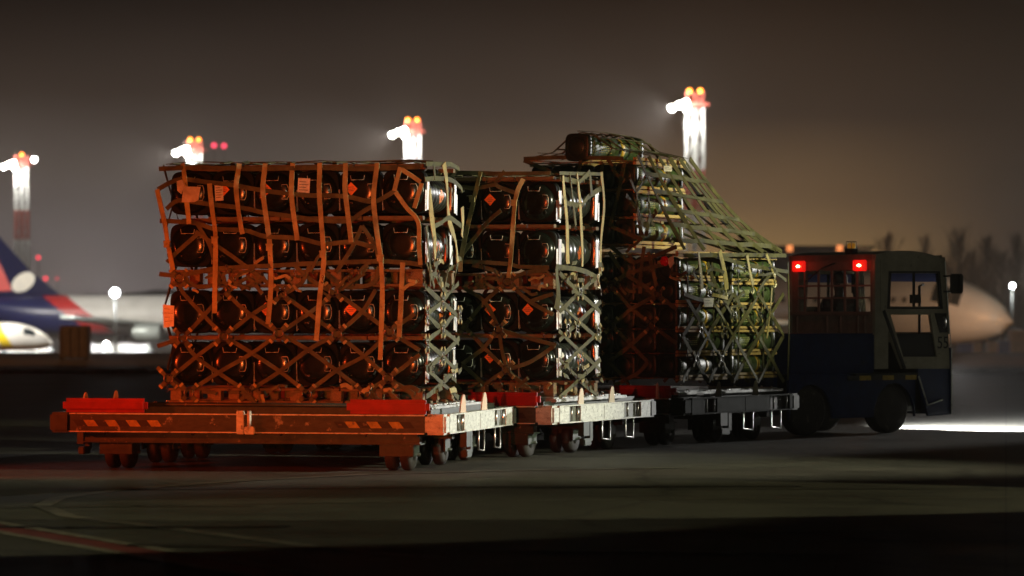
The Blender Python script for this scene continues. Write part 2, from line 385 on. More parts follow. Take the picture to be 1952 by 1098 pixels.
rr_ = random.Random(21); skid = mat('tyre_mark', (.018, .017, .014), .6, 0, .4, 8, 0, wear=((.05, .048, .038), .50, 5))
for k_ in range(9):
    y0_ = rr_.uniform(24, 34); x0_ = rr_.uniform(-6, 3); L_ = rr_.uniform(2, 7); a_ = rr_.uniform(-.12, .2)
    strip('tyre_mark', [(x0_+L_*q/8, y0_+a_*L_*q/8+.25*sin(q/8*2+k_)) for q in range(9)], rr_.uniform(.08, .18), .012+.0005*k_, skid)
snow = mat('dirty_snow', (.50, .50, .47), .8, 0, .4, 3, .3, wear=((.10, .08, .06), .58, 1.6))
b = MB(); N = 260; rows = []
for i in range(N):
    x = -24+48*i/(N-1)
    h = max(.01, .10+.13*noise.noise(Vector((x*1.3, 3, 0)))+.07*noise.noise(Vector((x*4, 9, 0))))
    rows.append([(x, 95.6, -.02), (x, 96.0, h*.7), (x, 96.5, h), (x, 97.3, h*.4), (x, 98.2, -.02)])
b.add([p for r in rows for p in r], [(i*5+k, (i+1)*5+k, (i+1)*5+k+1, i*5+k+1) for i in range(N-1) for k in range(4)], True)
tag(b.build('snow_ridge', snow), 'thin ridge of dirty snow along the edge of the tarmac', None, None, 'stuff')

# ---------------------------------------------------------------- cargo dolly
DX = 4.23
def make_dolly(loc, rz, label, DL=3.4, rail=None):
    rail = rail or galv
    t = thing('cargo_dolly', label, 'trailer', loc, rz, 'cargo dollies of the train')
    z0, z1 = .385, .585
    f = MB()
    # front rail and back rail as channels: two flanges and a web
    for y in (0, DL):
        s = 1 if y == 0 else -1
        f.box((-DX+.22, y+s*.02, z0+.012), (-.22, y+s*.05, z1-.012))
        f.box((-DX+.22, y, z1-.012), (-.22, y+s*.09, z1)); f.box((-DX+.22, y, z0), (-.22, y+s*.09, z0+.012))
        if y == 0 or True: f.build('end_rail', rail_paint, t); fl = MB(); fl.box((-DX+.22, y-s*.001, z1-.014), (-.22, y-s*.006, z1-.002)); fl.box((-DX+.22, y-s*.001, z0+.001), (-.22, y-s*.006, z0+.012)); build_each(fl, 'rail_lip', galv, t); f = MB()
    for x in (0, -DX):
        s = -1 if x == 0 else 1
        r = MB(); q = MB()
        r.box((x, .20, z1-.012), (x+s*.1, DL-.20, z1)); r.box((x, .20, z0), (x+s*.1, DL-.20, z0+.012))
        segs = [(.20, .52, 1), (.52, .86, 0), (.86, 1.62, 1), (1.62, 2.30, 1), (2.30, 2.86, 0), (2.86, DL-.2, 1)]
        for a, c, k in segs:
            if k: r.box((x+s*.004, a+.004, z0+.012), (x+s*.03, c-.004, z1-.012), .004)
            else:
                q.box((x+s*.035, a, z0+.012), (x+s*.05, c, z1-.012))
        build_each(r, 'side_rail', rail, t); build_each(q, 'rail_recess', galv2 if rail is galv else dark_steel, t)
        p = MB()
        for y in (.60, .80, 2.42, 2.78): p.tube([(x+s*.015, y, z0+.02), (x+s*.015, y, z1-.02)], .013, 8)
        build_each(p, 'rail_pin', steel, t)
    for x in (0, -DX):
        for y in (0, DL):
            sx_, sy = (-1 if x == 0 else 1), (1 if y == 0 else -1)
            c = MB(); c.box((x, y, z0-.006), (x+sx_*.22, y+sy*.20, z1+.004), .025)
            o = c.build('corner_bracket', rail if y == 0 and x == 0 else paint_green, t)
    # deck and longitudinal beams
    d = MB(); d.box((-DX+.1, .10, z1-.05), (-.1, DL-.1, z1-.02))
    for x in (-3.7, -2.75, -1.8, -.9, -.35): d.box((x-.03, .1, z0-.03), (x+.03, DL-.1, z1-.05))
    d.build('deck', dark_steel, t)
    u = MB(); u.box((-DX+.32, .20, z0-.10), (-.32, .32, z0-.005)); u.box((-DX+.32, DL-.32, z0-.10), (-.32, DL-.2, z0-.005)); u.box((-DX+.32, DL/2-.06, z0-.10), (-.32, DL/2+.06, z0-.005))
    u.box((-DX+.30, .16, z0-.112), (-.30, .36, z0-.10)); build_each(u, 'cross_beam', paint_green, t)
    # rollers across the deck
    r = MB()
    for i in range(13):
        y = .28+i*(DL-.56)/12
        for x0, x1 in ((-3.6, -2.05), (-1.95, -.28)): r.tube([(x0, y, z1+.012), (x1, y, z1+.012)], .022, 8)
    build_each(r, 'roller', steel, t)
    e = MB(); e.box((-.235, .22, z1-.02), (-.205, DL-.22, z1+.045)); e.box((-3.68, .22, z1-.02), (-3.65, DL-.22, z1+.045)); 
    e.box((-3.6, .235, z1-.02), (-.25, .255, z1+.085)); e.tube([(-3.6, .225, z1+.085), (-.25, .225, z1+.085)], .022, 8); e.build('roller_channel', paint_green, t)
    # red guide blocks
    for y in (.015,):
        for a, c in ((-.18, -1.05), (-3.18, -4.10)):
            k = MB(); k.box((a, y, z1+.002), (c, y+.10, z1+.150), .038); o = k.build('guide_block', redpaint, t)
    # lock fingers on the right side rail
    for x in (-.05, -DX+.05):
        for y in (.98, 1.98):
            k = MB(); k.prism([(-.045, 0), (.045, 0), (.043, .06), (.038, .11), (.028, .15), (.012, .165), (-.006, .155), (-.018, .125), (-.034, .08)], -.012, .012)
            k.T = None
            o = k.build('lock_finger', whitepaint, t); o.location = (x, y, z1+.0); o.rotation_euler = (0, 0, pi/2*.55); o.scale = (.8, 1, 1.15)
    # hazard tape on the front rail
    def tape(x0, x1, zc, h, y):
        nb = MB(); ny = MB(); n = int((x1-x0)/.115)
        for i in range(n):
            a = x0+i*.115; sh = .05
            (nb if i % 2 == 0 else ny).add([(a, y, zc+h/2), (a+.115, y, zc+h/2), (a+.115+sh, y, zc-h/2), (a+sh, y, zc-h/2)], [(3, 2, 1, 0)])
        nb.build('hazard_stripe', hblack, t); ny.build('hazard_stripe', hyellow, t)
    tape(-3.98, -3.05, .478, .065, .016); tape(-1.18, -.28, .478, .065, .016)
    # centre latch on the front rail
    l = MB(); l.box((-2.20, -.03, z0-.01), (-2.12, .02, z1+.03), .008); l.tube([(-2.06, -.03, z0+.03), (-2.06, -.03, z1+.03)], .022, 10)
    l.box((-2.11, -.05, z0-.01), (-2.0, .0, z0+.07), .008); l.build('latch', galv, t)
    # castors: fork housing plus twin wheels
    for x in (-3.57, -.56):
        for y in (.38, DL*.52, DL-.45):
            hz = MB(); front = y < 1
            hz.box((x-.19, y-.16, .15), (x+.17, y-.13, z0-.10), .006) if front else None
            hz.box((x-.19, y-.15, .15), (x-.175, y+.10, z0-.10)); hz.box((x+.155, y-.15, .15), (x+.17, y+.10, z0-.10)); hz.box((x-.12, y-.10, z0-.16), (x+.10, y+.12, z0-.10))
            hz.tube([(x-.22, y+.02, .165), (x+.20, y+.02, .165)], .018, 8)
            hz.build('castor_fork', paint_green, t)
            for dx in (-.085, .075):
                wv = MB(); R = .18; wd = .058
                wv.lathe([(.06, -wd), (R-.03, -wd), (R-.008, -wd+.012), (R, -wd+.03), (R, wd-.03), (R-.008, wd-.012), (R-.03, wd), (.06, wd)], 'x', 28, (x+dx, y+.02, .18))
                o = wv.build('wheel', rubber, t)
                h_ = MB(); h_.lathe([(.02, -wd-.008), (.075, -wd-.004), (.075, wd+.004), (.02, wd+.008)], 'x', 18, (x+dx, y+.02, .18)); h_.build('hub', dark_steel, o)
    # stirrups hanging under the right rail
    for x in (-.02, -DX+.02):
        for y in (1.72, 2.5):
            s_ = MB(); s_.tube([(x, y-.13, z0), (x, y-.13, z0-.21), (x, y+.13, z0-.23), (x, y+.13, z0)], .011, 6); s_.build('foot_stirrup', steel, t)
        k = MB(); k.box((x-.05, .95, z0-.16), (x+.02, 1.13, z0)); k.box((x-.04, 1.18, z0-.22), (x+.01, 1.26, z0)); k.box((x-.05, .98, z0-.27), (x+.02, 1.2, z0-.19), .01); k.build('brake_box', paint_green, t)
    # drawbar towards the next vehicle and pin coupling at the back
    tb = MB(); tb.tube([(-DX/2-.5, DL-.2, .33), (-DX/2, DL+.16, .31)], .03, 8); tb.tube([(-DX/2+.5, DL-.2, .33), (-DX/2, DL+.16, .31)], .03, 8)
    tb.ring((-DX/2, DL+.2, .31), (0, 0, 1), .05, .016); tb.build('drawbar', paint_green, t)
    return t
dolly1 = make_dolly((-.673, 35.6, 0), radians(-12.3), 'cargo dolly nearest the camera, with two red guide blocks on its front rail')
dolly2 = make_dolly((.459, 38.95, 0), radians(-22), 'middle cargo dolly of the train, bright galvanised side rail below the second load')
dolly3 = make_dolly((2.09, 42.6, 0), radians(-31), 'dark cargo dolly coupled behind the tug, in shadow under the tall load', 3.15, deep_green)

# ---------------------------------------------------------------- canister with square caps
def outline(b, pts, y, r=.0036):
    b.tube([(x, y, z) for x, z in pts], r, 4)
def cap_mb(sy, L):
    """one glossy end cap; sy=-1 front (y from 0), +1 back (y to L)"""
    b = MB(); hw = .222
    def Y(t): return t if sy < 0 else L-t
    # two stacked plates with a groove between them, rounded square outline
    prof = [(.150, .052), (.216, .052), (.226, .058), (.228, .07), (.228, .092), (.214, .098), (.214, .112), (.228, .118), (.228, .175), (.216, .185), (.16, .185)]
    if sy < 0: b.lathe([(r, Y(t)) for r, t in prof], 'y', 44, (0, 0, 0), [5.2]*len(prof))
    else: b.lathe([(r, Y(t)) for r, t in prof][::-1], 'y', 44, (0, 0, 0), [5.2]*len(prof))
    return b
def dome_mb():
    b = MB(); c = (0, 0, 0)
    pr = [(.02, -.056), (.08, -.056), (.100, -.0555), (.125, -.052), (.148, -.046), (.166, -.038), (.180, -.028), (.194, -.014), (.206, .004), (.213, .026), (.215, .05)]
    b.lathe(pr, 'y', 48, c)
    # moulded ribs on the left shoulder, small boss and studs
    for k in range(9):
        a = pi-.55+k*.14
        b.tube([(r*cos(a), y, r*sin(a)) for r, y in ((.140, -.054), (.168, -.047), (.188, -.032), (.202, -.005))], .0045, 5)
    for x, z in ((-.085, -.115), (.055, .085), (.085, .085), (.135, -.125)):
        b.sphere((x, -.052, z), .022 if z < 0 else .008, 10, 6, (1, .6, 1))
    b.ring((-.085, -.06, -.115), (0, 1, 0), .022, .005, 14, 5)
    return b
ROWZ = [2.88, 2.33, 1.63, 1.085]
CL = 1.42
def make_canister():
    t = thing('munition_canister', '', 'canister')
    o = cap_mb(-1, CL).build('front_cap', flange_m, t)
    dome_mb().build('dome', black_plastic, o)
    m = MB()
    outline(m, [(.100, .076), (.100, -.076), (.158, -.076), (.170, -.045), (.174, 0), (.170, .045), (.158, .076), (.100, .076)], -.050)
    outline(m, [(-.082, .172), (-.074, .122), (.060, .122), (.070, .168)], -.050)
    m.build('white_outline', stencil, o)
    cap_mb(1, CL).build('rear_cap', black_plastic, t)
    b = MB(); pr = [(.15, .16), (.17, .17)]
    n = 9
    for i in range(n):
        a = .20+i*(CL-.40)/n; st = (CL-.40)/n
        pr += [(.178, a), (.186, a+.02), (.186, a+st-.03), (.178, a+st-.01)]
    pr += [(.17, CL-.17), (.15, CL-.16)]
    b.lathe(pr, 'y', 32); b.build('tube', rib_plastic, t)
    for nm, ya in (('glint_strip', 0), ('glint_strip', 1)):  # strips added in place of highlights on the glossy cap edges
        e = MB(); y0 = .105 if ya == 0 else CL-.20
        e.box((.2285, y0, -.185), (.236, y0+.085, .13), .003); e.build('glint_strip', glint_m, t)
        e = MB(); y0 = .050 if ya == 0 else CL-.095; e.box((.2285, y0, -.20), (.233, y0+.04, .02), .001); e.build('glint_strip', glint_m, t)
    # latches on the tube
    l = MB()
    for y in (.24, CL-.3):
        l.box((.165, y, .02), (.20, y+.06, .10), .008); l.box((-.03, y, .17), (.04, y+.06, .198), .006)
    l.build('latch', dark_steel, t)
    return t
def patch(b, r, th0, th1, y0, y1, n=6, diamond=False, seg=1):
    """curved sticker on the +x side of a tube along y"""
    if diamond:
        thc = (th0+th1)/2; yc = (y0+y1)/2; pts = []
        k = 8
        rows = []
        for i in range(k+1):
            f = i/k; wv = 1-abs(2*f-1); y = y0+(y1-y0)*f
            a = thc-(th1-th0)/2*wv; c = thc+(th1-th0)/2*wv
            for q in range(3):
                th = a+(c-a)*q/2; pts.append((r*cos(th), y, r*sin(th)))
        b.add(pts, [(i*3+q, i*3+q+1, i*3+4+q, i*3+3+q) for i in range(k) for q in range(2)])
    else:
        pts = []
        for i in range(n+1):
            th = th0+(th1-th0)*i/n
            pts += [(r*cos(th), y0, r*sin(th)), (r*cos(th), y1, r*sin(th))]
        b.add(pts, [(2*i, 2*i+1, 2*i+3, 2*i+2) for i in range(n)])
    return b
canister0 = make_canister(); canister_used = [False]
def place_canister(x, y, z, par, label, group, diamond=False, side=False, frontlabel=False):
    """x,y,z in the frame of a dolly empty"""
    o = canister0 if not canister_used[0] else copy_tree(canister0)
    canister_used[0] = True
    bpy.context.view_layer.update()
    M_ = par.matrix_world
    o.location = M_ @ Vector((x, y, z)); o.rotation_euler = (random.uniform(-.010, .010), random.uniform(-.026, .026), par.rotation_euler.z+random.uniform(-.028, .028))
    relabel(o, label, group)
    return o
def add_diamond(o, x=-.075, z=.03, s=.070, y=-.058):
    b = MB(); b.add([(x-s, y, z), (x, y, z-s), (x+s, y, z), (x, y, z+s)], [(0, 1, 2, 3)]); q = b.build('hazard_label', orange_label, o)
    c = MB()
    for dz, wv in ((.018, .03), (-.002, .04), (-.02, .026)): c.box((x-wv, y-.003, z+dz-.003), (x+wv, y-.001, z+dz+.003))
    c.build('label_text', print_ink, q)
def add_paper(o, x, z, wv, hv, y=-.062, tilt=0):
    b = MB(); b.T = Matrix.Translation((x, y, z)) @ Matrix.Rotation(tilt, 4, 'Y')
    b.box((-wv/2, 0, -hv/2), (wv/2, .003, hv/2)); q = b.build('paper_label', paper, o)
    c = MB(); c.T = b.T
    for i in range(5): c.box((-wv*.38, -.002, hv*(.32-.15*i)), (wv*(.38 if i % 2 else .2), -.0005, hv*(.32-.15*i)-.006))
    c.build('label_text', print_ink, q)
def add_side(o, kind):
    if kind == 0: b = patch(MB(), .1875, -.55, .35, .78, .98, diamond=True); b.build('hazard_label', orange_label, o)
    else: b = patch(MB(), .1875, -.1, .45, .26, .40); b.build('paper_label', paper, o)
ROWN = ['top row', 'second row', 'third row', 'bottom row']
ORD = ['rightmost', 'second from right', 'third from right', 'fourth from right', 'fifth from right', 'leftmost']
PIT = .462
loads = []
def canister_load(dolly, xr, yf, ncol, where, group, dia):
    cans = {}
    for r, z in enumerate(ROWZ):
        for c in range(ncol):
            x = xr-.235-c*PIT
            lab = 'black round-capped canister, %s, %s of the %s' % (ORD[c] if c < 5 else 'leftmost', ROWN[r], where)
            o = place_canister(x, yf+random.uniform(0, .015), z, dolly, lab, group)
            cans[(r, c)] = o
            if (r, c) in dia: add_diamond(o)
            if c == 0: add_side(o, 0); 
            if c == 0 and r % 2 == 0: add_side(o, 1)
    return cans
dm = Matrix
XR1, YF1 = -.40, .74
XR2, YF2 = -.27, .74
loads.append(canister_load(dolly1, XR1, YF1, 6, 'nearest load', 'canisters stacked in the nearest load', {(0, 1), (0, 3), (2, 1), (2, 3), (0, 4)}))
loads.append(canister_load(dolly2, XR2, YF2, 4, 'middle load', 'canisters stacked in the middle load', {(0, 1), (2, 0), (3, 1), (2, 1)}))
add_paper(loads[0][(0, 2)], -.12, .05, .13, .19, tilt=.08); add_paper(loads[0][(0, 4)], -.12, .0, .09, .17, tilt=-.05)

def plank_layer(dolly, xr, xl, yf, yb, z0, z1, name, label, group, cross=True, pallet=False):
    t = thing(name, label, 'pallet' if pallet else 'wood layer', dolly.matrix_world @ Vector(((xr+xl)/2, (yf+yb)/2, z0)), dolly.rotation_euler.z, group)
    W = (xr-xl)/2; D = (yb-yf)/2; h = z1-z0
    if pallet:
        b = MB()
        for zz in (0, h-.028):
            n = 5
            for i in range(n):
                y = -D+.05+i*(2*D-.1)/(n-1)
                xx = -W
                while xx < W-.05:
                    L = min(random.uniform(.8, 1.2), W-xx); b.box((xx+.004, y-.05, zz), (xx+L-.012, y+.05, zz+.026), .003); xx += L
        b.build('deck_board', wood, t)
        k = MB()
        n = 7
        for i in range(n):
            x = -W+.08+i*(2*W-.16)/(n-1)
            for y in (-D+.07, 0, D-.07): k.box((x-.06, y-.055, .028), (x+.06, y+.055, h-.029), .004)
        build_each(k, 'pallet_block', wood2, t)
    else:
        b = MB()
        n = 4
        for i in range(n):
            y = -D+.04+i*(2*D-.08)/(n-1); xx = -W
            while xx < W-.05:
                L = min(random.uniform(.35, .9), W-xx)
                if random.random() < .86: b.box((xx+.006, y-.045+random.uniform(-.01, .01), 0), (xx+L-.01, y+.045, h), .003)
                xx += L
        b.build('plank', wood, t)
    return t
bpy.context.view_layer.update()
for dol, xr, yf, where, gr in ((dolly1, XR1, YF1, 'nearest load', 'wood layers of the nearest load'), (dolly2, XR2, YF2, 'middle load', 'wood layers of the middle load')):
    xl = xr-6*PIT if dol is dolly1 else xr-6*PIT+.1
    a = (dol, xr, xl, yf-.015, yf+CL+.015)
    plank_layer(*a, 3.125, 3.165, 'wood_layer', 'flat boards lying on top of the %s' % where, gr)
    plank_layer(*a, 2.585, 2.625, 'wood_layer', 'thin boards between the two upper canister rows of the %s' % where, gr)
    plank_layer(*a, 1.895, 2.075, 'wooden_pallet', 'wooden pallet halfway up between canister rows of the %s' % where, gr, pallet=True)
    plank_layer(*a, 1.338, 1.378, 'wood_layer', 'thin boards between the two lower canister rows of the %s' % where, gr)
    plank_layer(*a, .672, .832, 'wooden_pallet', 'bottom wooden pallet under all canisters of the %s' % where, gr, pallet=True)

# aluminium pallets on the rollers
def alu_pallet(dol, x0, x1, y0, y1, label):
    t = thing('air_pallet', label, 'pallet', dol.matrix_world @ Vector(((x0+x1)/2, (y0+y1)/2, .619)), dol.rotation_euler.z, 'aluminium air cargo pallets')
    W, D = (x1-x0)/2, (y1-y0)/2
    b = MB(); b.box((-W+.06, -D+.06, .002), (W-.06, D-.06, .05)); b.build('panel', alu, t)
    b = MB(); b.box((-W, -D, 0), (W, -D+.06, .034), .006); b.box((-W, D-.06, 0), (W, D, .034), .006); b.box((-W, -D+.06, 0), (-W+.06, D-.06, .034), .006); b.box((W-.06, -D+.06, 0), (W, D-.06, .034), .006)
    b.build('edge_rail', alu, t)
    b = MB()
    for i in range(6):
        x = -W+.3+i*(2*W-.6)/5
        for y in (-D+.03, D-.03): b.ring((x, y, .045), (1, 0, .3), .022, .006, 12, 5)
    for i in range(5):
        y = -D+.3+i*(2*D-.6)/4
        for x in (-W+.03, W-.03): b.ring((x, y, .045), (0, 1, .3), .022, .006, 12, 5)
    build_each(b, 'tie_ring', steel, t)
alu_pallet(dolly1, -3.35, -.25, .45, 2.75, 'silver cargo pallet under the nearest load, edge bright on the right')
alu_pallet(dolly2, -3.20, -.14, .45, 2.75, 'silver cargo pallet under the middle load')
alu_pallet(dolly3, -2.72, -.16, .14, 3.0, 'dim cargo pallet under the tall load behind the tug')

# ---------------------------------------------------------------- launcher tubes of the third load
TL = 1.24
def make_tube():
    t = thing('launcher_tube', '', 'launcher tube')
    b = MB(); pr = [(.08, .05), (.125, .06), (.125, .26), (.118, .27), (.118, .60), (.126, .61), (.126, .66), (.118, .67), (.118, TL-.22), (.126, TL-.20), (.126, TL-.06), (.08, TL-.05)]
    b.lathe(pr, 'y', 26); b.build('tube_body', olive, t)
    f = MB(); f.lathe([(.09, 0), (.132, .0), (.142, .012), (.142, .07), (.132, .085), (.10, .085)], 'y', 32, (0,0,0), [4.5]*6)
    f.lathe([(.03, -.03), (.08, -.028), (.10, -.012), (.11, .004)], 'y', 24)
    f.ring((0, -.012, 0), (0, 1, 0), .105, .006, 24, 5)
    f.build('front_cap', tubecap_m, t)
    f = MB(); f.lathe([(.09, TL-.09), (.132, TL-.085), (.142, TL-.07), (.142, TL-.012), (.132, TL), (.09, TL)], 'y', 32, (0,0,0), [4.5]*6); f.build('rear_cap', tubecap_m, t)
    y_ = MB(); y_.lathe([(.112, .79), (.1195, .79), (.1195, .86), (.112, .86)], 'y', 26); y_.build('yellow_band', yellow, t)
    s_ = MB(); rr = random.Random(3)
    for (ya, yb) in ((.29, .57),):
        for k in range(5):
            th = .42-.19*k; yy = ya
            while yy < yb-.02:
                L = rr.uniform(.012, .045)
                patch(s_, .1195, th-.04, th+.035, yy, min(yb, yy+L), 1); yy += L+.012
    s_.build('stencil_text', stencil_y, t)
    for ya, yb in ((.14, .155), (.19, .2)):
        s_ = MB()
        for k in range(12):
            th = -1.4+k*.22; patch(s_, .1265, th, th+.12, ya, yb, 1)
        s_.build('stencil_ring', stencil_y, t)
    return t
tube0 = make_tube(); tube_used = [False]
def place_tube(x, y, z, par, label, group, yaw=0):
    o = tube0 if not tube_used[0] else copy_tree(tube0); tube_used[0] = True
    o.location = par.matrix_world @ Vector((x, y, z)); o.rotation_euler = (0, random.uniform(-.05, .05), par.rotation_euler.z+yaw+random.uniform(-.01, .01))
    o.scale = (1.05, 1, 1.05); relabel(o, label, group); return o
XR3, YF3 = -.22, .24
ORD7 = ['rightmost', 'second from right', 'third from right', 'fourth from right', 'fifth from right', 'sixth from right', 'leftmost']
R5 = [2.165, 1.895, 1.575, 1.275, .975]
R5N = ['top row', 'second row', 'third row', 'fourth row', 'bottom row']
for r, z in enumerate(R5):
    for c in range(7):
        place_tube(XR3-.15-c*.30, YF3, z, dolly3, 'green launcher tube, %s, %s of the tall load front' % (ORD7[c], R5N[r]), 'green launcher tubes in the tall load')
R5b = [2.165, 1.86, 1.56, 1.26, .975]
for r, z in enumerate(R5b):
    for c in range(2):
        place_tube(XR3-.15-c*.30, YF3+1.40, z, dolly3, 'green tube, %s, %s of the block beside the tug' % ('outer' if c == 0 else 'inner', R5N[r]), 'green launcher tubes beside the tug')
UX, UY = XR3-.60, YF3+.02
for r, z in enumerate([3.31, 2.97, 2.63]):
    for c in range(5):
        place_tube(UX-.15-c*.30, UY, z, dolly3, 'yellow banded tube, %s, %s of the raised upper stack' % (['rightmost', 'second from right', 'third from right', 'fourth from right', 'leftmost'][c], ['top row', 'middle row', 'bottom row'][r]), 'green launcher tubes in the upper stack')
lone = place_tube(UX-.78, UY-.10, 3.675, dolly3, 'single green tube lying on top of the tall load under the net', None, .0); lone.scale = (1.22, 1.12, 1.22)

def slat_frame(dol, xr, xl, yf, yb, z, label, h=.075, gr='slatted wooden racks of the tall load'):
    t = thing('wooden_rack', label, 'rack', dol.matrix_world @ Vector(((xr+xl)/2, (yf+yb)/2, z)), dol.rotation_euler.z, gr)
    W, D = (xr-xl)/2, (yb-yf)/2
    b = MB()
    for x in (W-.02, -W+.02, 0):
        b.box((x-.02, -D, 0), (x+.02, D, h*.42), .003); b.box((x-.02, -D, h*.58), (x+.02, D, h), .003)
    b.build('rail', wood_pale, t)
    k = MB()
    for y in (-D+.08, -D+.50, D-.50, D-.08): k.box((-W+.002, y-.045, h*.42+.001), (W-.002, y+.045, h*.58-.001))
    k.build('crossbar', wood2, t)
    return t
bpy.context.view_layer.update()
names5 = ['topmost', 'second', 'third', 'fourth', 'fifth', 'lowest']
for i, z in enumerate([2.31, 2.025, 1.705, 1.395, 1.10, .80]):
    hh = [.05, .03, .085, .075, .05, .06][i]
    slat_frame(dolly3, XR3+.005, XR3-2.1, YF3, YF3+1.30, z-.01 if i else z-.0, '%s wooden rack in the front half of the tall load' % names5[i].capitalize(), max(.07, hh))
for i, z in enumerate([2.31, 1.985, 1.685, 1.385, 1.095, .80]):
    slat_frame(dolly3, XR3+.005, XR3-.62, YF3+1.42, YF3+2.68, z-.005, '%s wooden rack in the block beside the tug' % names5[i].capitalize(), .075)
for i, z in enumerate([3.45, 3.10, 2.76, 2.42]):
    slat_frame(dolly3, UX+.005, UX-1.52, UY, UY+1.30, z, '%s wooden rack of the raised upper stack' % ['Topmost', 'second', 'third', 'lowest'][i], .09)
# dark crates fill the back of the third load
def crate(dol, x0, x1, y0, y1, z0, z1, label):
    t = thing('wooden_crate', label, 'crate', dol.matrix_world @ Vector(((x0+x1)/2, (y0+y1)/2, z0)), dol.rotation_euler.z, 'crates inside the tall load')
    W, D, h = (x1-x0)/2, (y1-y0)/2, z1-z0
    b = MB(); n = int(h/.14)
    for i in range(n): b.box((-W, -D, i*h/n+.004), (W, D, (i+1)*h/n-.004), .004)
    b.build('boards', wood2, t)
    b = MB()
    for x in (-W, W):
        for y in (-D, D): b.box((x-.03, y-.03, 0), (x+.03, y+.03, h))
    b.build('corner_post', wood, t)
crate(dolly3, XR3-2.1, XR3-.68, YF3+1.46, YF3+2.62, .83, 2.26, 'large dark plank crate deep inside the tall load')

# ---------------------------------------------------------------- nets, straps, rings, hooks
def face_frame(dol, which, xr, yf, off=.05, depth=0):
    Mw = dol.matrix_world; R = Mw.to_3x3()
    if which == 'front': return Mw @ Vector((xr, yf-off, 0)), (R @ Vector((0, -1, 0)))
    return Mw @ Vector((xr+off, yf, 0)), (R @ Vector((1, 0, 0)))
def sag(pts, n, amp, sub=4, seed=0, plane=None):
    o = []
    rnd = random.Random(seed)
    for i in range(len(pts)-1):
        a, b_ = pts[i], pts[i+1]; a0 = pts[max(i-1, 0)]; b1 = pts[min(i+2, len(pts)-1)]
        for k in range(sub): 
            f = k/sub; p = a.lerp(b_, f)
            cr = .5*((2*a)+(b_-a0)*f+(2*a0-5*a+4*b_-b1)*f*f+(3*a-a0-3*b_+b1)*f**3); p = p.lerp(cr, .75)
            q = noise.noise(p*1.7+Vector((seed*3.1, 0, 0)))
            o.append(p+Vector(n)*(amp*q)+Vector((0, 0, .004*noise.noise(p*9))))
    o.append(pts[-1]); return o
def HOOK(b, c, n, s=.05):
    c = Vector(c); q = Vector(n).to_track_quat('-Y', 'Z')
    pts = [(0, 0, 1.4), (0, 0, .8), (.25, 0, .45), (.55, 0, 0), (.45, 0, -.55), (0, 0, -.8), (-.45, 0, -.6), (-.5, 0, -.15)]
    b.tube([c+q@(Vector(p)*s) for p in pts], [s*.16, s*.18, s*.2, s*.22, s*.22, s*.2, s*.17, s*.1], 6)
    b.ring(c+q@Vector((0, 0, 1.75*s)), n, s*.45, s*.13, 12, 5)
def mess(net, P, n, x0, x1, y0, y1, count, seed, hooks=4, w=.04):
    r = random.Random(seed)
    for i in range(count):
        x = r.uniform(x0, x1); y = r.uniform(y0, y1); L = r.uniform(14, 46)*(1 if x1-x0 > 100 else .35); a = r.uniform(-.9, .9)
        p = [(x, y)]
        for k in range(3): p.append((p[-1][0]+L/3*cos(a+r.uniform(-.7, .7)), p[-1][1]+L/3*sin(a+r.uniform(-.7, .7))))
        net.web.m = r.choice([0, 0, 1]); net.strap(p, P, n, w*r.uniform(.7, 1.1), .06, seed*50+i, r.uniform(-.01, .06)); net.web.m = 0
    for i in range(hooks): net.hook(r.uniform(x0, x1), r.uniform(y0, y1), P, n, .026, .07, ringm)
class Net:
    def __init__(s, dol, label):
        bpy.context.view_layer.update()
        s.t = thing('cargo_net', label, 'cargo net', dol.matrix_world @ Vector((-1.8, 1.4, .7)), dol.rotation_euler.z, 'webbing cargo nets over the loads')
        s.web = MB(); s.rings = MB(); s.hooks = 0; s.buck = []
    def strap(s, px, P, n, w=.05, amp=.03, seed=0, lift=0, buckle=None, single=False, mat_=None, sub=4):
        pts = [hit(x, y, P, n)+Vector(n)*lift for x, y in px]
        pts = sag(pts, n, amp, sub, seed)
        m = MB() if single else s.web
        m.ribbon(pts, n, w, .007)
        if single:
            o = m.build('strap', mat_ or webbing, s.t, world=True)
            if buckle is not None:
                for (bx, by) in buckle:
                    c = hit(bx, by, P, n)+Vector(n)*(lift+.02); b = MB(); side = Vector(n).cross(Vector((0, 0, 1))).normalized()
                    b.bar(c-Vector((0, 0, .028)), c+Vector((0, 0, .028)), w*1.25, .022, up=n)
                    b.build('buckle', webbing, o, world=False) if False else None
                    b.bar(c+side*w*.75+Vector((0,0,.035)), c-side*w*.75+Vector((0,0,.035)), .012, .02)
                    bb = b.build('buckle', steel if by > 600 else webbing, s.t, world=True)
                    # keep the buckle a piece of its strap
                    bb.parent = o; bb.matrix_parent_inverse = Matrix.Identity(4)
        return pts
    def ring(s, x, y, P, n, R=.05, lift=.015, build=True):
        c = hit(x, y, P, n)+Vector(n)*lift
        b = MB(); b.ring(c, n, R, .009, 20, 6); b.build('net_ring', ringm, s.t, world=True)
        # stitched sleeves around the ring
        k = MB()
        for a in (45, 135, 225, 315):
            side = Vector(n).cross(Vector((0, 0, 1))).normalized(); d = side*cos(radians(a))+Vector((0, 0, 1))*sin(radians(a))
            s.web.m = 0; s.web.ribbon([c+d*(R+.002), c+d*(R+.05)], n, .044, .010); s.web.m = 1; s.web.ribbon([c+d*(R+.055), c+d*(R+.082)], n, .050, .009); s.web.m = 0
    def hook(s, x, y, P, n, sz=.05, lift=.03, m=None):
        c = hit(x, y, P, n)+Vector(n)*lift; b = MB(); HOOK(b, c, n, sz); b.build('hook', m or cast, s.t, world=True)
    def done(s, m=None): s.web.build('webbing', [m or webbing_dark, webbing], s.t, world=True)

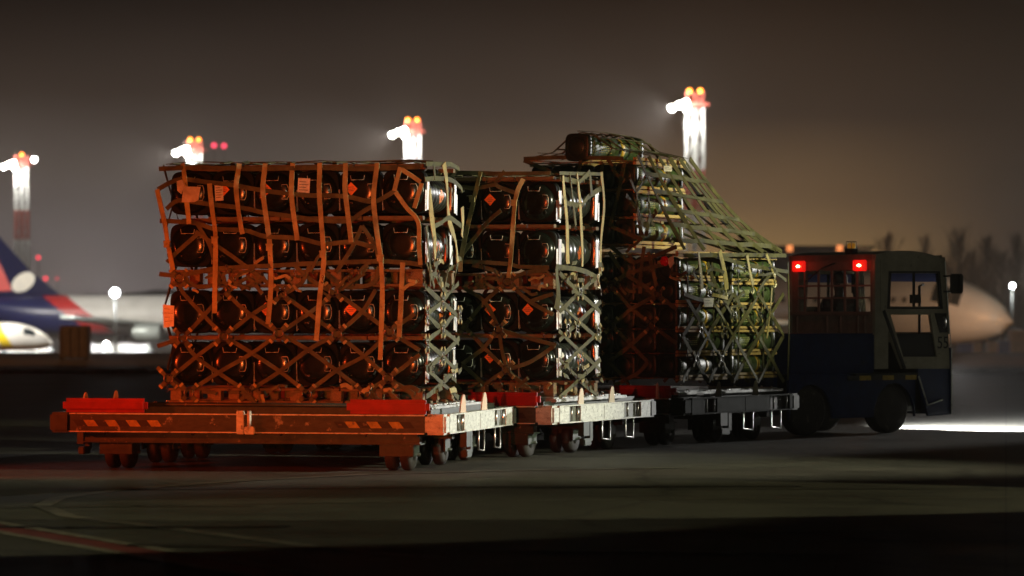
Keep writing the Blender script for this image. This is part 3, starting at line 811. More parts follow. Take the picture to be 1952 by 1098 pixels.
# ---- net over load 1
P1, n1 = face_frame(dolly1, 'front', XR1, YF1, .105); Q1, m1_ = face_frame(dolly1, 'side', XR1, YF1, .07)
net = Net(dolly1, 'olive webbing net over the nearest load, hanging straps lit orange')
V = [[(349,311),(353,337),(358,389),(362,427)],
     [(301,361),(315,423),(321,465),(331,515)],
     [(401,350),(405,389),(412,444),(412,510),(411,560),(411,597)],
     [(458,312),(457,321),(452,356),(457,404),(464,446)],
     [(507,312),(506,325),(503,366),(514,456),(518,527),(516,570),(512,618)],
     [(559,311),(558,321),(557,368),(562,412),(568,458)],
     [(611,311),(611,323),(610,373),(618,468),(619,503),(613,550),(609,590),(604,650)],
     [(660,311),(660,325),(659,361),(666,420),(671,462)],
     [(720,311),(720,321),(714,380),(721,450),(727,491),(730,548),(728,625),(726,686)],
     [(769,500),(766,570),(762,643)]]
bk = {1: [(321,467)], 2: [(412,459)], 4: [(516,473)], 6: [(618,486)], 8: [(727,494)]}
for i, p in enumerate(V): net.strap(p, P1, n1, .052, .03, i, .03, bk.get(i), True)
Hh = [[(301,361),(341,342),(394,347),(450,354),(503,363),(559,370),(580,372),(658,374),(713,385),(753,364)],
      [(318,399),(341,382),(398,389),(465,397),(507,406),(560,413),(608,420),(664,421),(690,405),(712,392)],
      [(305,421),(372,425),(413,437),(467,439),(508,451),(571,454),(615,465),(672,461),(717,473)],
      [(304,522),(346,525),(405,513),(512,507),(600,502),(722,498),(779,501),(806,506)],
      [(304,322),(380,319),(480,322),(600,320),(700,322),(800,318)]]
for i, p in enumerate(Hh): net.strap(p, P1, n1, .048, .02, 20+i, .012)
X1 = [[(427,641),(386,599),(349,558),(338,531)],[(427,641),(479,600),(520,575),(538,561)],[(532,635),(477,599),(436,561),(424,520)],
      [(532,635),(588,598),(620,573),(635,557)],[(643,637),(580,591),(540,563)],[(643,637),(691,594),(716,552)],[(743,632),(691,594),(640,557)],[(743,632),(790,598)],
      [(427,641),(380,676),(323,722),(310,738)],[(349,644),(375,682),(472,748)],[(349,644),(383,608),(421,565)],[(427,641),(479,673),(533,708),(585,748)],[(532,635),(479,674),(420,708),(361,746)],
      [(532,635),(587,667),(641,706),(696,748)],[(643,637),(587,667),(533,708),(474,746)],[(643,637),(694,679),(741,721),(790,752)],
      [(743,632),(694,679),(642,706),(588,746)],[(741,721),(698,746)],[(743,632),(800,668)],[(741,721),(800,676)],[(300,700),(323,722),(357,747)],[(300,660),(349,644)],
      [(372,441),(440,487),(517,545)],[(379,444),(337,480),(318,500)],[(375,425),(400,470),(418,540)],[(437,530),(470,548),(505,528)],[(560,505),(600,540),(637,557)],[(690,430),(672,470),(640,520)],
      [(345,530),(380,548),(424,540)],[(540,561),(575,540),(590,506)],[(690,430),(716,470),(722,500)],[(620,520),(660,548),(712,540),(722,508)],[(430,560),(470,530),(500,560)],[(640,557),(680,530),(700,505)]]
for i, p in enumerate(X1): net.strap(p, P1, n1, .044, .02, 40+i, -.005)
for r in [(427,641),(532,635),(643,637),(743,632),(349,644),(322,722),(741,721),(424,552),(538,561),(637,556),(342,531),(361,749),(472,750),(585,751),(696,750)]: net.ring(*r, P1, n1)
# olive straps round the near corner and on the side face
C1 = [[(755,366),(777,397),(793,413),(800,432),(800,470),(803,505)],[(805,349),(791,397)],[(765,319),(753,364)],[(767,323),(803,347)]]
for i, p in enumerate(C1): net.strap(p, P1, n1, .046, .02, 90+i, .03, None, True)
S1 = [[(808,342),(830,340),(852,342),(872,356),(878,364)],[(822,311),(826,340)],[(840,311),(848,361),(855,423),(866,460),(870,500)],[(817,360),(821,420),(824,456),(826,500)],
      [(824,432),(838,424),(852,415),(866,424),(875,432)],[(877,395),(879,425),(878,452)],[(808,430),(812,470),(818,520),(816,548)],[(806,312),(830,313),(856,313),(872,322)]]
for i, p in enumerate(S1): net.strap(p, Q1, m1_, .075 if i not in (4, 0, 7) else .05, .03, 110+i, .02, None, i in (2, 3, 5))
for k, (a, c) in enumerate([((812,500),(826,548)),((838,470),(822,540)),((860,480),(846,548)),((826,520),(850,560)),((872,500),(858,552))]): net.strap([a, c], Q1, m1_, .06, .03, 300+k, .01)
for k in range(4):
    y0 = 545+k*52
    net.strap([(812, y0), (842, y0+30), (874, y0+58)], Q1, m1_, .055, .02, 130+k); net.strap([(874, y0-5), (842, y0+30), (812, y0+55)], Q1, m1_, .055, .02, 140+k)
for r in ((842, 575), (812, 600), (842, 627), (874, 600), (812, 655), (842, 679)): net.ring(*r, Q1, m1_, .04)
# straps over the top
Mw1 = dolly1.matrix_world; R1 = Mw1.to_3x3()
def over_top(net, dol, xr, xl, yf, yb, z, nx, ny, w=.05):
    Mw = dol.matrix_world
    for i in range(nx):
        x = xr+(xl-xr)*(i+.5)/nx
        net.web.ribbon([Mw@Vector((x+random.uniform(-.05,.05), y, z+.012+random.uniform(0, .03)*(0 < k < 6))) for k, y in enumerate([yf-.12+j*(yb-yf+.2)/6 for j in range(7)])], (0,0,1), w, .008)
    for i in range(ny):
        y = yf+(yb-yf)*(i+.3)/ny
        net.web.ribbon([Mw@Vector((x, y, z+.02+random.uniform(0, .022)*(0 < k < 12))) for k, x in enumerate([xr+.07+j*(xl-xr-.12)/12 for j in range(13)])], (0,0,1), w, .008)
mess(net, P1, n1, 306, 790, 508, 554, 22, 5, 12, .032); mess(net, P1, n1, 306, 790, 735, 752, 14, 6, 5); mess(net, Q1, m1_, 812, 868, 480, 560, 10, 7, 3, .05); mess(net, Q1, m1_, 812, 868, 700, 748, 8, 8, 3, .05)
over_top(net, dolly1, XR1, XR1-2.78, YF1, YF1+CL, 3.17, 11, 4)
def back_mesh(net, dol, xr, xl, yf, yb, z0, z1):
    """diamond mesh on the far side and the left side, out of the photo's view"""
    Mw = dol.matrix_world; R = Mw.to_3x3()
    for (A0, A1, n) in ((Vector((xl, yb+.05, 0)), Vector((xr, yb+.05, 0)), R@Vector((0,1,0))), (Vector((xl-.05, yf, 0)), Vector((xl-.05, yb, 0)), R@Vector((-1,0,0)))):
        L = (A1-A0).length; k = max(2, int(L/.5))
        for i in range(-3, k+1):
            for s in (0, 1):
                pts = []
                for j in range(9):
                    f = j/8; u = (i+f*3.2)/k
                    if s: u = 1-u
                    if 0 <= u <= 1: pts.append(Mw@(A0.lerp(A1, u)+Vector((0,0,z1+(z0-z1)*f))))
                if len(pts) > 1: net.web.ribbon(pts, n, .045, .007)
back_mesh(net, dolly1, XR1, XR1-2.78, YF1, YF1+CL, .72, 3.17)
net.done()
# anchors from the net to the pallet at the lower left and right
def anchors(net, P, n, pts):
    for i, (a, c) in enumerate(pts): net.strap([a, c], P, n, .045, 0, 200+i, .0)
# ---- net over load 2
P2, n2 = face_frame(dolly2, 'front', XR2, YF2, .105); Q2, m2_ = face_frame(dolly2, 'side', XR2, YF2, .07)
net = Net(dolly2, 'olive webbing net over the middle load, orange on front and pale on side')
for i, (p, k) in enumerate([([(918,327),(905,380),(892,437),(881,491),(879,518)], [(903,381)]), ([(1000,341),(989,363),(983,392),(979,450),(974,503),(971,530)], [(983,388)]), ([(840,327),(832,400),(830,500)], None), ([(760,327),(750,400),(752,500)], None)]):
    net.strap(p, P2, n2, .052, .02, i, .03, k, True)
for i, p in enumerate([[(962,326),(945,352),(984,368)],[(820,350),(877,356),(905,359),(943,352)],[(800,500),(878,498),(967,503),(988,508),(1047,510)],[(955,401),(929,423),(891,470),(870,500)],[(800,330),(880,329),(960,331),(1050,330)],
      [(884,549),(924,575),(951,627)],[(968,537),(924,575),(885,622),(862,650)],[(885,622),(924,664),(966,705),(1010,742)],[(921,665),(881,694)],[(881,694),(922,732)],[(966,705),(926,732)],
      [(951,627),(921,665)],[(951,627),(990,640),(1060,658)],[(968,537),(1010,575),(1055,600)],[(951,627),(956,665),(966,705)],[(885,622),(850,590)],[(968,537),(940,515),(900,505)],[(1055,560),(1010,575)],[(966,705),(1010,690),(1056,660)],
      [(905,545),(930,530),(968,537)],[(968,537),(1000,520),(1045,515)],[(850,640),(800,600)],[(840,700),(885,622)],[(880,745),(840,700)]]): net.strap(p, P2, n2, .046, .02, 30+i)
for r in [(885,622),(951,627),(966,705),(968,537)]: net.ring(*r, P2, n2)
for i, (p, wv, sg) in enumerate([([(1068,341),(1085,343),(1102,347),(1112,338),(1123,327)], .06, 0), ([(1074,387),(1090,389),(1106,392),(1120,376),(1144,359)], .06, 0),
      ([(1071,335),(1073,370),(1075,410),(1077,460),(1079,503)], .07, 1), ([(1099,328),(1103,392),(1105,450),(1106,508)], .07, 1), ([(1144,328),(1147,385),(1144,440),(1140,522)], .06, 1),
      ([(1059,508),(1097,513),(1118,519),(1140,530)], .055, 0), ([(1122,330),(1126,372)], .08, 0), ([(1084,328),(1089,372),(1096,430)], .05, 0), ([(1064,330),(1100,331),(1146,332)], .04, 0),
      ([(1060,512),(1062,560),(1058,590)], .08, 0)]):
    net.strap(p, Q2, m2_, wv, .02, 70+i, .025 if sg else .01, None, bool(sg))
net.hook(1136, 543, Q2, m2_, .055)
for k in range(4):
    y0 = 520+k*55
    net.strap([(1066, y0), (1100, y0+34), (1145, y0+76)], Q2, m2_, .05, .02, 90+k); net.strap([(1145, y0), (1106, y0+36), (1066, y0+74)], Q2, m2_, .05, .02, 100+k)
for r in ((1080,625),(1098,627),(1104,556),(1138,632),(1104,690)): net.ring(*r, Q2, m2_, .04)
mess(net, P2, n2, 880, 1040, 515, 556, 10, 9, 6, .032); mess(net, P2, n2, 885, 1050, 730, 748, 8, 10, 3); mess(net, Q2, m2_, 1066, 1140, 500, 560, 10, 11, 4, .05); mess(net, Q2, m2_, 1066, 1140, 700, 745, 10, 12, 4, .05)
over_top(net, dolly2, XR2, XR2-2.7, YF2, YF2+CL, 3.17, 10, 4)
back_mesh(net, dolly2, XR2, XR2-2.7, YF2, YF2+CL, .72, 3.17)
net.done()
# ---- net over load 3
P3, n3 = face_frame(dolly3, 'front', XR3, YF3, .07); Q3, m3_ = face_frame(dolly3, 'side', XR3, YF3, .06)
P3u, n3u = face_frame(dolly3, 'front', UX, UY, .07); Q3u, m3u = face_frame(dolly3, 'side', UX, UY, .05)
net = Net(dolly3, 'olive net draped from the raised stack down to the tug end, see-through slope')
Mw3 = dolly3.matrix_world
def L3(x, y, z): return Mw3 @ Vector((x, y, z))
cA, cB = Vector((UX+.04, UY-.02, 3.56)), Vector((UX+.04, UY+1.34, 3.56))
cC, cD = Vector((XR3+.04, YF3+.1, 2.40)), Vector((XR3+.04, YF3+2.75, 2.40))
nd = (Mw3.to_3x3() @ Vector((1, -.25, .45))).normalized()
NL = 6
def patchpt(f, g_): 
    p = cA.lerp(cB, f).lerp(cC.lerp(cD, f), g_); p.z -= .10*sin(pi*g_)*(0.3+f); return Mw3 @ p
for i in range(NL):
    f = i/(NL-1)
    net.web.ribbon([patchpt(min(1, max(0, f+.02*noise.noise(Vector((i*3.3, j, 0))))), j/9) for j in range(10)], nd, .06, .008)
for j in range(1, 6):
    g_ = j/5.6
    net.web.ribbon([patchpt(i/8, g_+.02*noise.noise(Vector((i*.7, j*5, 0)))) for i in range(9)], nd, .06, .008)
# doubled back edge of the slope, and the far face down to the low block
for off in (0, .05, .11):
    net.web.ribbon([Mw3@(cB.lerp(cD, j/8)+Vector((-off*3, off*2, .02-.15*sin(pi*j/8)))) for j in range(9)], nd, .05, .007)
for i in range(5):   # straps on the far side of the slope
    a = Vector((UX-.2-i*.3, UY+1.34, 3.56)); c = Vector((XR3-.05-i*.12, YF3+2.72, 2.40))
    net.web.ribbon([Mw3@(a.lerp(c, j/7)+Vector((0,0,-.22*sin(pi*j/7)))) for j in range(8)], nd, .045, .007)
for g_ in (.25, .5, .75):
    a = Vector((UX-.1, UY+1.34, 3.56)).lerp(Vector((XR3-.02, YF3+2.72, 2.40)), g_); c = Vector((UX-1.4, UY+1.34, 3.56)).lerp(Vector((XR3-.53, YF3+2.72, 2.40)), g_)
    net.web.ribbon([Mw3@(a.lerp(c, j/5)+Vector((0,0,-.22*sin(pi*g_)))) for j in range(6)], nd, .045, .007)
# over the loose tube on top
tz = 3.69
for i in range(6):
    y = UY+.05+i*.24
    net.web.ribbon([L3(UX+.05, y, 3.57), L3(UX-.35, y, 3.66), L3(UX-.62, y, tz+.14), L3(UX-.78, y, tz+.18), L3(UX-.94, y, tz+.14), L3(UX-1.2, y, 3.63), L3(UX-1.5, y, 3.57)], (0,0,1), .045, .007)
for x, z in ((UX-.78, tz+.19), (UX-.52, tz+.10), (UX-.25, 3.64), (UX-1.1, 3.66), (UX-1.35, 3.62)):
    net.web.ribbon([L3(x, UY-.05, z), L3(x, UY+.6, z+.01), L3(x, UY+1.28, z-.02), L3(x+.06, UY+1.75, 3.38), L3(x+.1, UY+2.2, 2.95)], (0,0,1), .045, .007)
# hanging straps on the side
for i, (p, wv) in enumerate([([(1324,480),(1328,515),(1331,552)], .085), ([(1366,478),(1374,515),(1378,552)], .085), ([(1417,486),(1422,515),(1429,543)], .075), ([(1454,485),(1463,506),(1471,530)], .05), ([(1466,549),(1460,600),(1455,645)], .035)]):
    net.strap(p, Q3, m3_, wv, .02, i, .05, None, True)
for i, p in enumerate([[(1350,484),(1390,496),(1432,508),(1499,518)],[(1300,487),(1400,486),(1496,487)],[(1345,500),(1362,545),(1392,598)],[(1300,560),(1340,572),(1392,556)],[(1440,560),(1470,520),(1496,535)]]): net.strap(p, Q3, m3_, .05, .02, 20+i, .02)
net.hook(1430, 553, Q3, m3_, .06); net.hook(1472, 541, Q3, m3_, .06); net.hook(1380, 563, Q3, m3_, .05)
for i in range(5):
    x0 = 1302+i*48
    for (y0, y1) in ((560, 640), (640, 728)):
        if x0+48 <= 1500: net.strap([(x0, y0), (x0+24, (y0+y1)/2), (x0+48, y1)], Q3, m3_, .055, .02, 60+i); net.strap([(x0+48, y0), (x0+24, (y0+y1)/2), (x0, y1)], Q3, m3_, .055, .02, 70+i)
    if x0 < 1500: net.strap([(x0+12, 500), (x0+14, 610), (x0+12, 725)], Q3, m3_, .03, .01, 80+i, -.03)
for r in ((1334,629),(1380,630),(1350,560),(1398,600),(1446,600),(1326,684),(1374,684)): net.ring(*r, Q3, m3_, .04)
# upper side and red front straps
for i, p in enumerate([[(1197,340),(1210,365),(1228,335)],[(1210,365),(1216,420),(1224,455)],[(1190,372),(1212,398),(1228,430),(1250,400)],[(1232,372),(1236,410),(1228,450)]]): net.strap(p, Q3u, m3u, .06, .02, 100+i, .02)
for i, p in enumerate([[(1192,312),(1180,371),(1164,432)],[(1167,432),(1195,444),(1226,457)],[(1000,306),(1060,330),(1150,345)],[(1110,300),(1102,340)],[(1150,310),(1145,345)],[(1160,300),(1175,330),(1192,345)],[(1000,303),(1080,300),(1190,302)]]): net.strap(p, P3u, n3u, .05, .02, 120+i, .02)
for i, p in enumerate([[(1228,470),(1222,520),(1220,560)],[(1236,480),(1246,520),(1252,545)],[(1165,545),(1200,585),(1243,620)],[(1255,562),(1210,585),(1167,620)],[(1167,620),(1200,655),(1235,690)],[(1243,620),(1205,655),(1160,690)],[(1160,690),(1185,715),(1200,735)],[(1243,620),(1290,655)],[(1235,690),(1215,712),(1170,735)],[(1255,562),(1290,590)],[(1165,470),(1210,500),(1290,470)],[(1160,480),(1190,520),(1255,562)],[(1165,545),(1200,520),(1290,500)]]): net.strap(p, P3, n3, .05, .02, 140+i)
for r in ((1165,545),(1243,620),(1167,620),(1255,562)): net.ring(*r, P3, n3, .05)
mess(net, Q3, m3_, 1310, 1470, 500, 590, 16, 13, 3); mess(net, P3, n3, 1160, 1280, 480, 560, 10, 14, 3); mess(net, Q3u, m3u, 1200, 1290, 380, 470, 10, 15, 2)
back_mesh(net, dolly3, XR3, XR3-2.1, YF3, YF3+2.68, .72, 2.38)
net.done()

# ---------------------------------------------------------------- loose tags, films and reflectors
def flat_item(name, label, cat, px, P, n, m, lift=.15, thick=.004, lines=0, bend=0):
    pts = [hit(x, y, P, n)+Vector(n)*lift for x, y in px]
    c = sum(pts, Vector())/len(pts); t = thing(name, label, cat, c)
    b = MB(); k = len(pts); N_ = Vector(n)*thick
    b.add(pts+[p+N_ for p in pts], [tuple(range(k))[::-1], tuple(range(k, 2*k))]+[(i, (i+1)%k, k+(i+1)%k, k+i) for i in range(k)])
    b.build('sheet', m, t, world=True)
    if lines:
        l = MB(); a, bb, cc, dd = pts[0], pts[1], pts[2], pts[3]
        for i in range(lines):
            f = (i+1)/(lines+1.5); u0 = a.lerp(dd, f); u1 = bb.lerp(cc, f)
            p, q = u0.lerp(u1, .12), u0.lerp(u1, .88 if i % 2 else .6)
            l.bar(p+N_*1.6, q+N_*1.6, .004, .002, up=n)
        l.build('print', print_ink, t, world=True)
    return t
flat_item('document_pouch', 'crinkled clear document pouch hanging at upper left of the nearest load', 'pouch', [(355,356),(388,357),(384,382),(376,386),(352,386)], P1, n1, film, .10)
flat_item('document_pouch', 'small bright plastic pouch beside the larger pouch, upper left of nearest load', 'pouch', [(342,346),(352,343),(357,352),(351,371),(343,364)], P1, n1, film, .09)
flat_item('paper_tag', 'long tan paper tag hanging over a canister at left of the nearest load', 'tag', [(316,580),(338,583),(337,622),(318,625)], P1, n1, paper, .10, lines=4)
flat_item('paper_tag', 'white folded paper on the racks at the near corner of the tall load', 'tag', [(1328,568),(1348,568),(1346,585),(1330,585)], Q3, m3_, paper, .09, lines=2)
flat_item('paper_tag', 'white kite shaped tag beside the round red reflector', 'tag', [(1279,494),(1291,487),(1293,502),(1285,512)], P3, n3, paper, .10)
flat_item('paper_tag', 'small white sheet on the topmost rack of the upper stack', 'tag', [(1254,316),(1269,317),(1270,327),(1254,327)], Q3u, m3u, paper, .08, lines=2)
flat_item('paper_tag', 'small white sticker on the dark end of the tall load below the pallet edge', 'tag', [(1314,748),(1327,748),(1327,753),(1314,753)], Q3, m3_, paper, .10)
c = hit(1274, 498, P3, n3)+n3*.09
t = thing('round_reflector', 'round red reflector hooked on the net of the tall load', 'reflector', c)
b = MB(); b.T = Matrix.Rotation(dolly3.rotation_euler.z, 4, 'Z'); b.lathe([(.02, -.03), (.055, -.02), (.06, 0), (.055, .015), (.02, .015)], 'y', 20)
b.build('lens', mat('red_lens', (.7, .01, .02), .2, 0, .2, 40, .3), t)
# red painted bar with pale lock finger at the front of dolly 3 is a part of that dolly
b = MB(); b.box((-.62, -.06, .66), (-.08, -.03, .71), .008); o = b.build('stop_bar', redpaint, dolly3)
b = MB(); b.prism([(-.02, 0), (.02, 0), (.015, .15), (0, .19), (-.015, .15)], -.012, .012); o = b.build('lock_finger', whitepaint, dolly3); o.location = (-.33, -.075, .585)

# ---------------------------------------------------------------- tug
TY = radians(50)
fw = Vector((sin(TY), cos(TY), 0)); lf = Vector((-cos(TY), sin(TY), 0)); rt = -lf
FC = Vector(((1815-976)/F*48.2, 48.2, 0))
RZ = atan2(fw.y, fw.x)
# local frame: x forward (front plane at 0), y left (right side plane at 0)
def tl(px, py, y=0.0):
    p = hit(px, py, FC+lf*y, rt); d = p-FC; return (d.dot(fw), p.z)
def tr(px, py, x):        # on a plane facing backwards at local x
    p = hit(px, py, FC+fw*x, -fw); d = p-FC; return (d.dot(lf), p.z)
navy = mat('navy_paint', (.007, .017, .065), .5, .0, .3, 6, .1, spec=.3, wear=((.03, .035, .05), .63, 9))
cream = mat('cream_paint', (.25, .235, .17), .42, 0, .2, 5, .08, wear=((.09, .085, .07), .62, 9))
cabred = mat('cab_dark_trim', (.20, .13, .10), .5, 0, .25, 6, .1)
blackt = mat('black_trim', (.008, .008, .008), .6, 0, .2, 10, .05)
tug = thing('baggage_tug', 'boxy airport tow tractor number 55 with cream cab and navy body', 'tow tractor', FC, RZ)
def glass_mat(name, color, rough=.02):
    m = bpy.data.materials.new(name); m.use_nodes = True; t = m.node_tree; t.nodes.clear()
    o = t.nodes.new('ShaderNodeOutputMaterial'); tr_ = t.nodes.new('ShaderNodeBsdfTransparent'); gl = t.nodes.new('ShaderNodeBsdfGlossy'); mx = t.nodes.new('ShaderNodeMixShader')
    nz_ = t.nodes.new('ShaderNodeTexNoise'); nz_.inputs['Scale'].default_value = 6
    r = t.nodes.new('ShaderNodeMapRange'); r.inputs[3].default_value = .03; r.inputs[4].default_value = .09
    t.links.new(nz_.outputs['Fac'], r.inputs[0]); t.links.new(r.outputs[0], mx.inputs[0])
    tr_.inputs[0].default_value = (*color, 1); gl.inputs['Roughness'].default_value = rough
    t.links.new(tr_.outputs[0], mx.inputs[1]); t.links.new(gl.outputs[0], mx.inputs[2]); t.links.new(mx.outputs[0], o.inputs[0]); return m
glass = glass_mat('clear_glass', (.86, .86, .84)); tint = glass_mat('blue_tint_glass', (.10, .17, .55))
xr_cab = tl(1668, 600)[0]        # rear wall of the cab
zroof = tl(1740, 478)[1]; CW = abs(tr(1505, 600, xr_cab)[0])
zt = tl(1700, 487)[1]; zmid = tl(1740, 592)[1]; zbot = tl(1740, 703)[1]
WID = CW
# --- side walls of the cab as frames around the windows (both sides)
def poly_frame(outer, inner, y0, y1):
    """ring between two polygons with the same number of corners, extruded along y"""
    n = len(outer); b = MB(); vs = []
    for y in (y0, y1):
        for p in outer: vs.append((p[0], y, p[1]))
        for p in inner: vs.append((p[0], y, p[1]))
    fs = []
    for i in range(n):
        j = (i+1) % n
        fs.append((i, j, n+j, n+i)); fs.append((2*n+j, 2*n+i, 3*n+i, 3*n+j))
        fs.append((j, i, 2*n+i, 2*n+j)); fs.append((n+i, n+j, 3*n+j, 3*n+i))
    b.add(vs, fs); return b
up_o = [tl(*p) for p in ((1678, 487), (1797, 492), (1806, 592), (1679, 592))]
up_i = [tl(*p) for p in ((1699, 521), (1788, 521), (1793, 584), (1696, 584))]
lo_o = [tl(*p) for p in ((1679, 592), (1806, 592), (1811, 703), (1722, 703))]
lo_i = [tl(*p) for p in ((1698, 600), (1774, 600), (1786, 680), (1722, 680))]
for y0, y1, nm in ((0, .05, 0), (WID-.05, WID, 1)):
    poly_frame(up_o, up_i, y0, y1).build('cab_side', cream, tug)
    poly_frame(lo_o, lo_i, y0+.002, y1+.002).build('cab_door', cream, tug)
    yy = y0-.008 if nm == 0 else y1+.008
    k = MB()
    cx = [p for p in up_i]
    def fr(pts, w_, ya, yb):
        n = len(pts); c_ = (sum(p[0] for p in pts)/n, sum(p[1] for p in pts)/n)
        inn = [(p[0]+(c_[0]-p[0])*w_, p[1]+(c_[1]-p[1])*w_) for p in pts]
        return poly_frame(pts, inn, ya, yb)
    f1 = fr([(p[0], p[1]) for p in [tl(1694,517), tl(1791,517), tl(1797,589), tl(1691,589)]], .09, yy, yy+.02 if nm == 0 else yy-.02)
    m_ = tl(1742, 520); m2 = tl(1742, 585)
    f1.box((m_[0]-.018, yy, m2[1]), (m_[0]+.018, yy+(.02 if nm == 0 else -.02), m_[1]))
    f1.build('window_frame', blackt, tug)
    gl_ = MB(); gz = tl(1740, 537)[1]
    ym = (y0+y1)/2
    a, b_, c_, d_ = up_i
    def lerp2(p, q, z): f = (z-p[1])/(q[1]-p[1]); return (p[0]+(q[0]-p[0])*f, z)
    l_, r_ = lerp2(a, d_, gz), lerp2(b_, c_, gz)
    MB().add([(a[0], ym, a[1]), (b_[0], ym, b_[1]), (r_[0], ym, gz), (l_[0], ym, gz)], [(0, 1, 2, 3)]).build('tinted_pane', tint, tug)
    MB().add([(l_[0], ym, gz), (r_[0], ym, gz), (c_[0], ym, c_[1]), (d_[0], ym, d_[1])], [(0, 1, 2, 3)]).build('window_pane', glass, tug)
    zg = tl(1740, 636)[1]
    a, b_, c_, d_ = lo_i; l_, r_ = lerp2(a, d_, zg), lerp2(b_, c_, zg)
    MB().add([(a[0], ym, a[1]), (b_[0], ym, b_[1]), (r_[0], ym, zg), (l_[0], ym, zg)], [(0, 1, 2, 3)]).build('window_pane', glass, tug)
    MB().add([(l_[0], ym, zg), (r_[0], ym, zg), (c_[0], ym, c_[1]), (d_[0], ym, d_[1])], [(0, 1, 2, 3)]).build('lower_pane', blackt, tug)
# door handle strip and dark slanted rubber seal
b = MB(); s0 = tl(1684, 592); s1 = tl(1724, 703); b.bar((s0[0], -.006, s0[1]), (s1[0], -.006, s1[1]), .012, .05, up=(1,0,0)); b.build('door_seal', blackt, tug)
b = MB(); q0 = [tl(*p) for p in ((1781, 597), (1803, 597), (1806, 634), (1791, 634))]; b.prism(q0, -.012, -.003); b.build('quarter_panel', blackt, tug)
b = MB(); a = tl(1800, 605); c_ = tl(1801, 625); b.tube([(a[0]-.03, -.02, a[1]), (a[0]-.03, -.045, a[1]-.03), (c_[0]-.03, -.045, c_[1]+.03), (c_[0]-.03, -.02, c_[1])], .012, 6); b.build('grab_handle', steel, tug)
# roof, curved
b = MB(); n = 10; pts = []
rx0, rx1 = tl(1668, 480)[0]-.0, tl(1800, 490)[0]
for i in range(n+1):
    f = i/n; x = rx0+(rx1-rx0)*f; z = zroof-.085*abs(2*f-.85)**2.2
    pts.append((x, z))
zb_ = tl(1740, 492)[1]
poly = pts+[(rx1+.0, zb_-.03), (rx0, zb_-.03)]
b.prism(poly, -.012, WID+.012); b.build('cab_roof', cream, tug)
# rear wall: header, lower panel, posts, window grid
zr = lambda y: tr(1580, y, xr_cab)[1]
def yr(px): return tr(px, 560, xr_cab)[0]
b = MB(); yA, yB = yr(1665), yr(1507)
b.box((xr_cab, .052, zr(516)), (xr_cab+.05, WID-.052, zr(486)), .004)     # header
b.box((xr_cab, .052, zr(640)), (xr_cab+.05, WID-.052, zr(594)), .004)
b.box((xr_cab+.001, .052, zr(594)), (xr_cab+.049, yr(1659), zr(516))); b.box((xr_cab+.001, yr(1521), zr(594)), (xr_cab+.049, WID-.052, zr(516)))
b.build('rear_wall', cabred, tug)
b = MB()
for px in (1534, 1560, 1585, 1610, 1634): b.box((xr_cab-.005, yr(px)-.014, zr(594)), (xr_cab+.02, yr(px)+.014, zr(516)))
for py in (545, 568): b.box((xr_cab-.004, yr(1659), zr(py)-.012), (xr_cab+.018, yr(1521), zr(py)+.012))
b.build('window_grille', cabred, tug)
b = MB()
for px in (1521, 1578, 1604, 1637, 1650): b.box((xr_cab-.03, yr(px)-.012, zr(634)), (xr_cab, yr(px)+.012, zr(602)), .004)
b.box((xr_cab-.03, yr(1660), zr(601)), (xr_cab, yr(1508), zr(595)), .004); b.build('panel_rib', cabred, tug)
b = MB(); b.add([(xr_cab+.03, yr(1659), zr(594)), (xr_cab+.03, yr(1521), zr(594)), (xr_cab+.03, yr(1521), zr(516)), (xr_cab+.03, yr(1659), zr(516))], [(0,1,2,3)]); b.build('rear_pane', glass, tug)
b = MB(); b.bar((xr_cab-.02, yr(1538), zr(536)), (xr_cab-.02, yr(1570), zr(510)), .016, .012); b.tube([(xr_cab-.02, yr(1570), zr(510)), (xr_cab-.01, yr(1592), zr(502))], .01, 6); b.build('wiper', blackt, tug)
# tail lamps
lensr = mat('lit_red_lens', (.6, .01, .01), .3, 0, .3, 60, .5, emit=(1, .015, .008), estr=.55)
bulb = mat('tail_bulb', (1, .5, .3), .3, emit=(1, .42, .18), estr=22)
for px in (1526, 1642):
    y_ = yr(px); b = MB(); b.box((xr_cab-.045, y_-.125, zr(507)-.075), (xr_cab-.012, y_+.125, zr(507)+.075), .012)
    for k in range(7): b.box((xr_cab-.05, y_-.115+k*.036, zr(507)-.065), (xr_cab-.044, y_-.10+k*.036, zr(507)+.065))
    o = b.build('tail_lamp', lensr, tug); o['label'] = 'glowing red tail lamp'
    b = MB(); b.sphere((xr_cab-.055, y_-.005, zr(507)), .02, 10, 6, (1, 1.7, .9)); b.build('bulb', bulb, o)
    lamp('tail_light', 'POINT', FC+fw*(xr_cab-.25)+lf*y_+Vector((0, 0, zr(507))), .7, (1, .06, .02), None, radius=.04)
# amber beacon
by = yr(1617); bx = xr_cab+.06; bz = zr(484)
b = MB(); b.box((bx-.06, by-.07, bz-.01), (bx+.06, by+.07, bz+.07), .01); b.build('beacon_base', blackt, tug)
b = MB(); b.lathe([(.05, bz+.07), (.058, bz+.08), (.055, bz+.13), (.03, bz+.145)], 'z', 18, (bx, by, 0)); b.build('beacon_lens', mat('amber_lens', (.55, .25, .02), .15, 0, .2, 20, .2, emit=(1, .45, .04), estr=.12), tug)
b = MB()
for k in range(4):
    a = pi/4+k*pi/2; b.tube([(bx+.07*cos(a), by+.07*sin(a), bz+.06), (bx+.07*cos(a), by+.07*sin(a), bz+.16)], .004, 5)
b.ring((bx, by, bz+.16), (0, 0, 1), .07, .005, 16, 5); b.build('beacon_guard', dark_steel, tug)
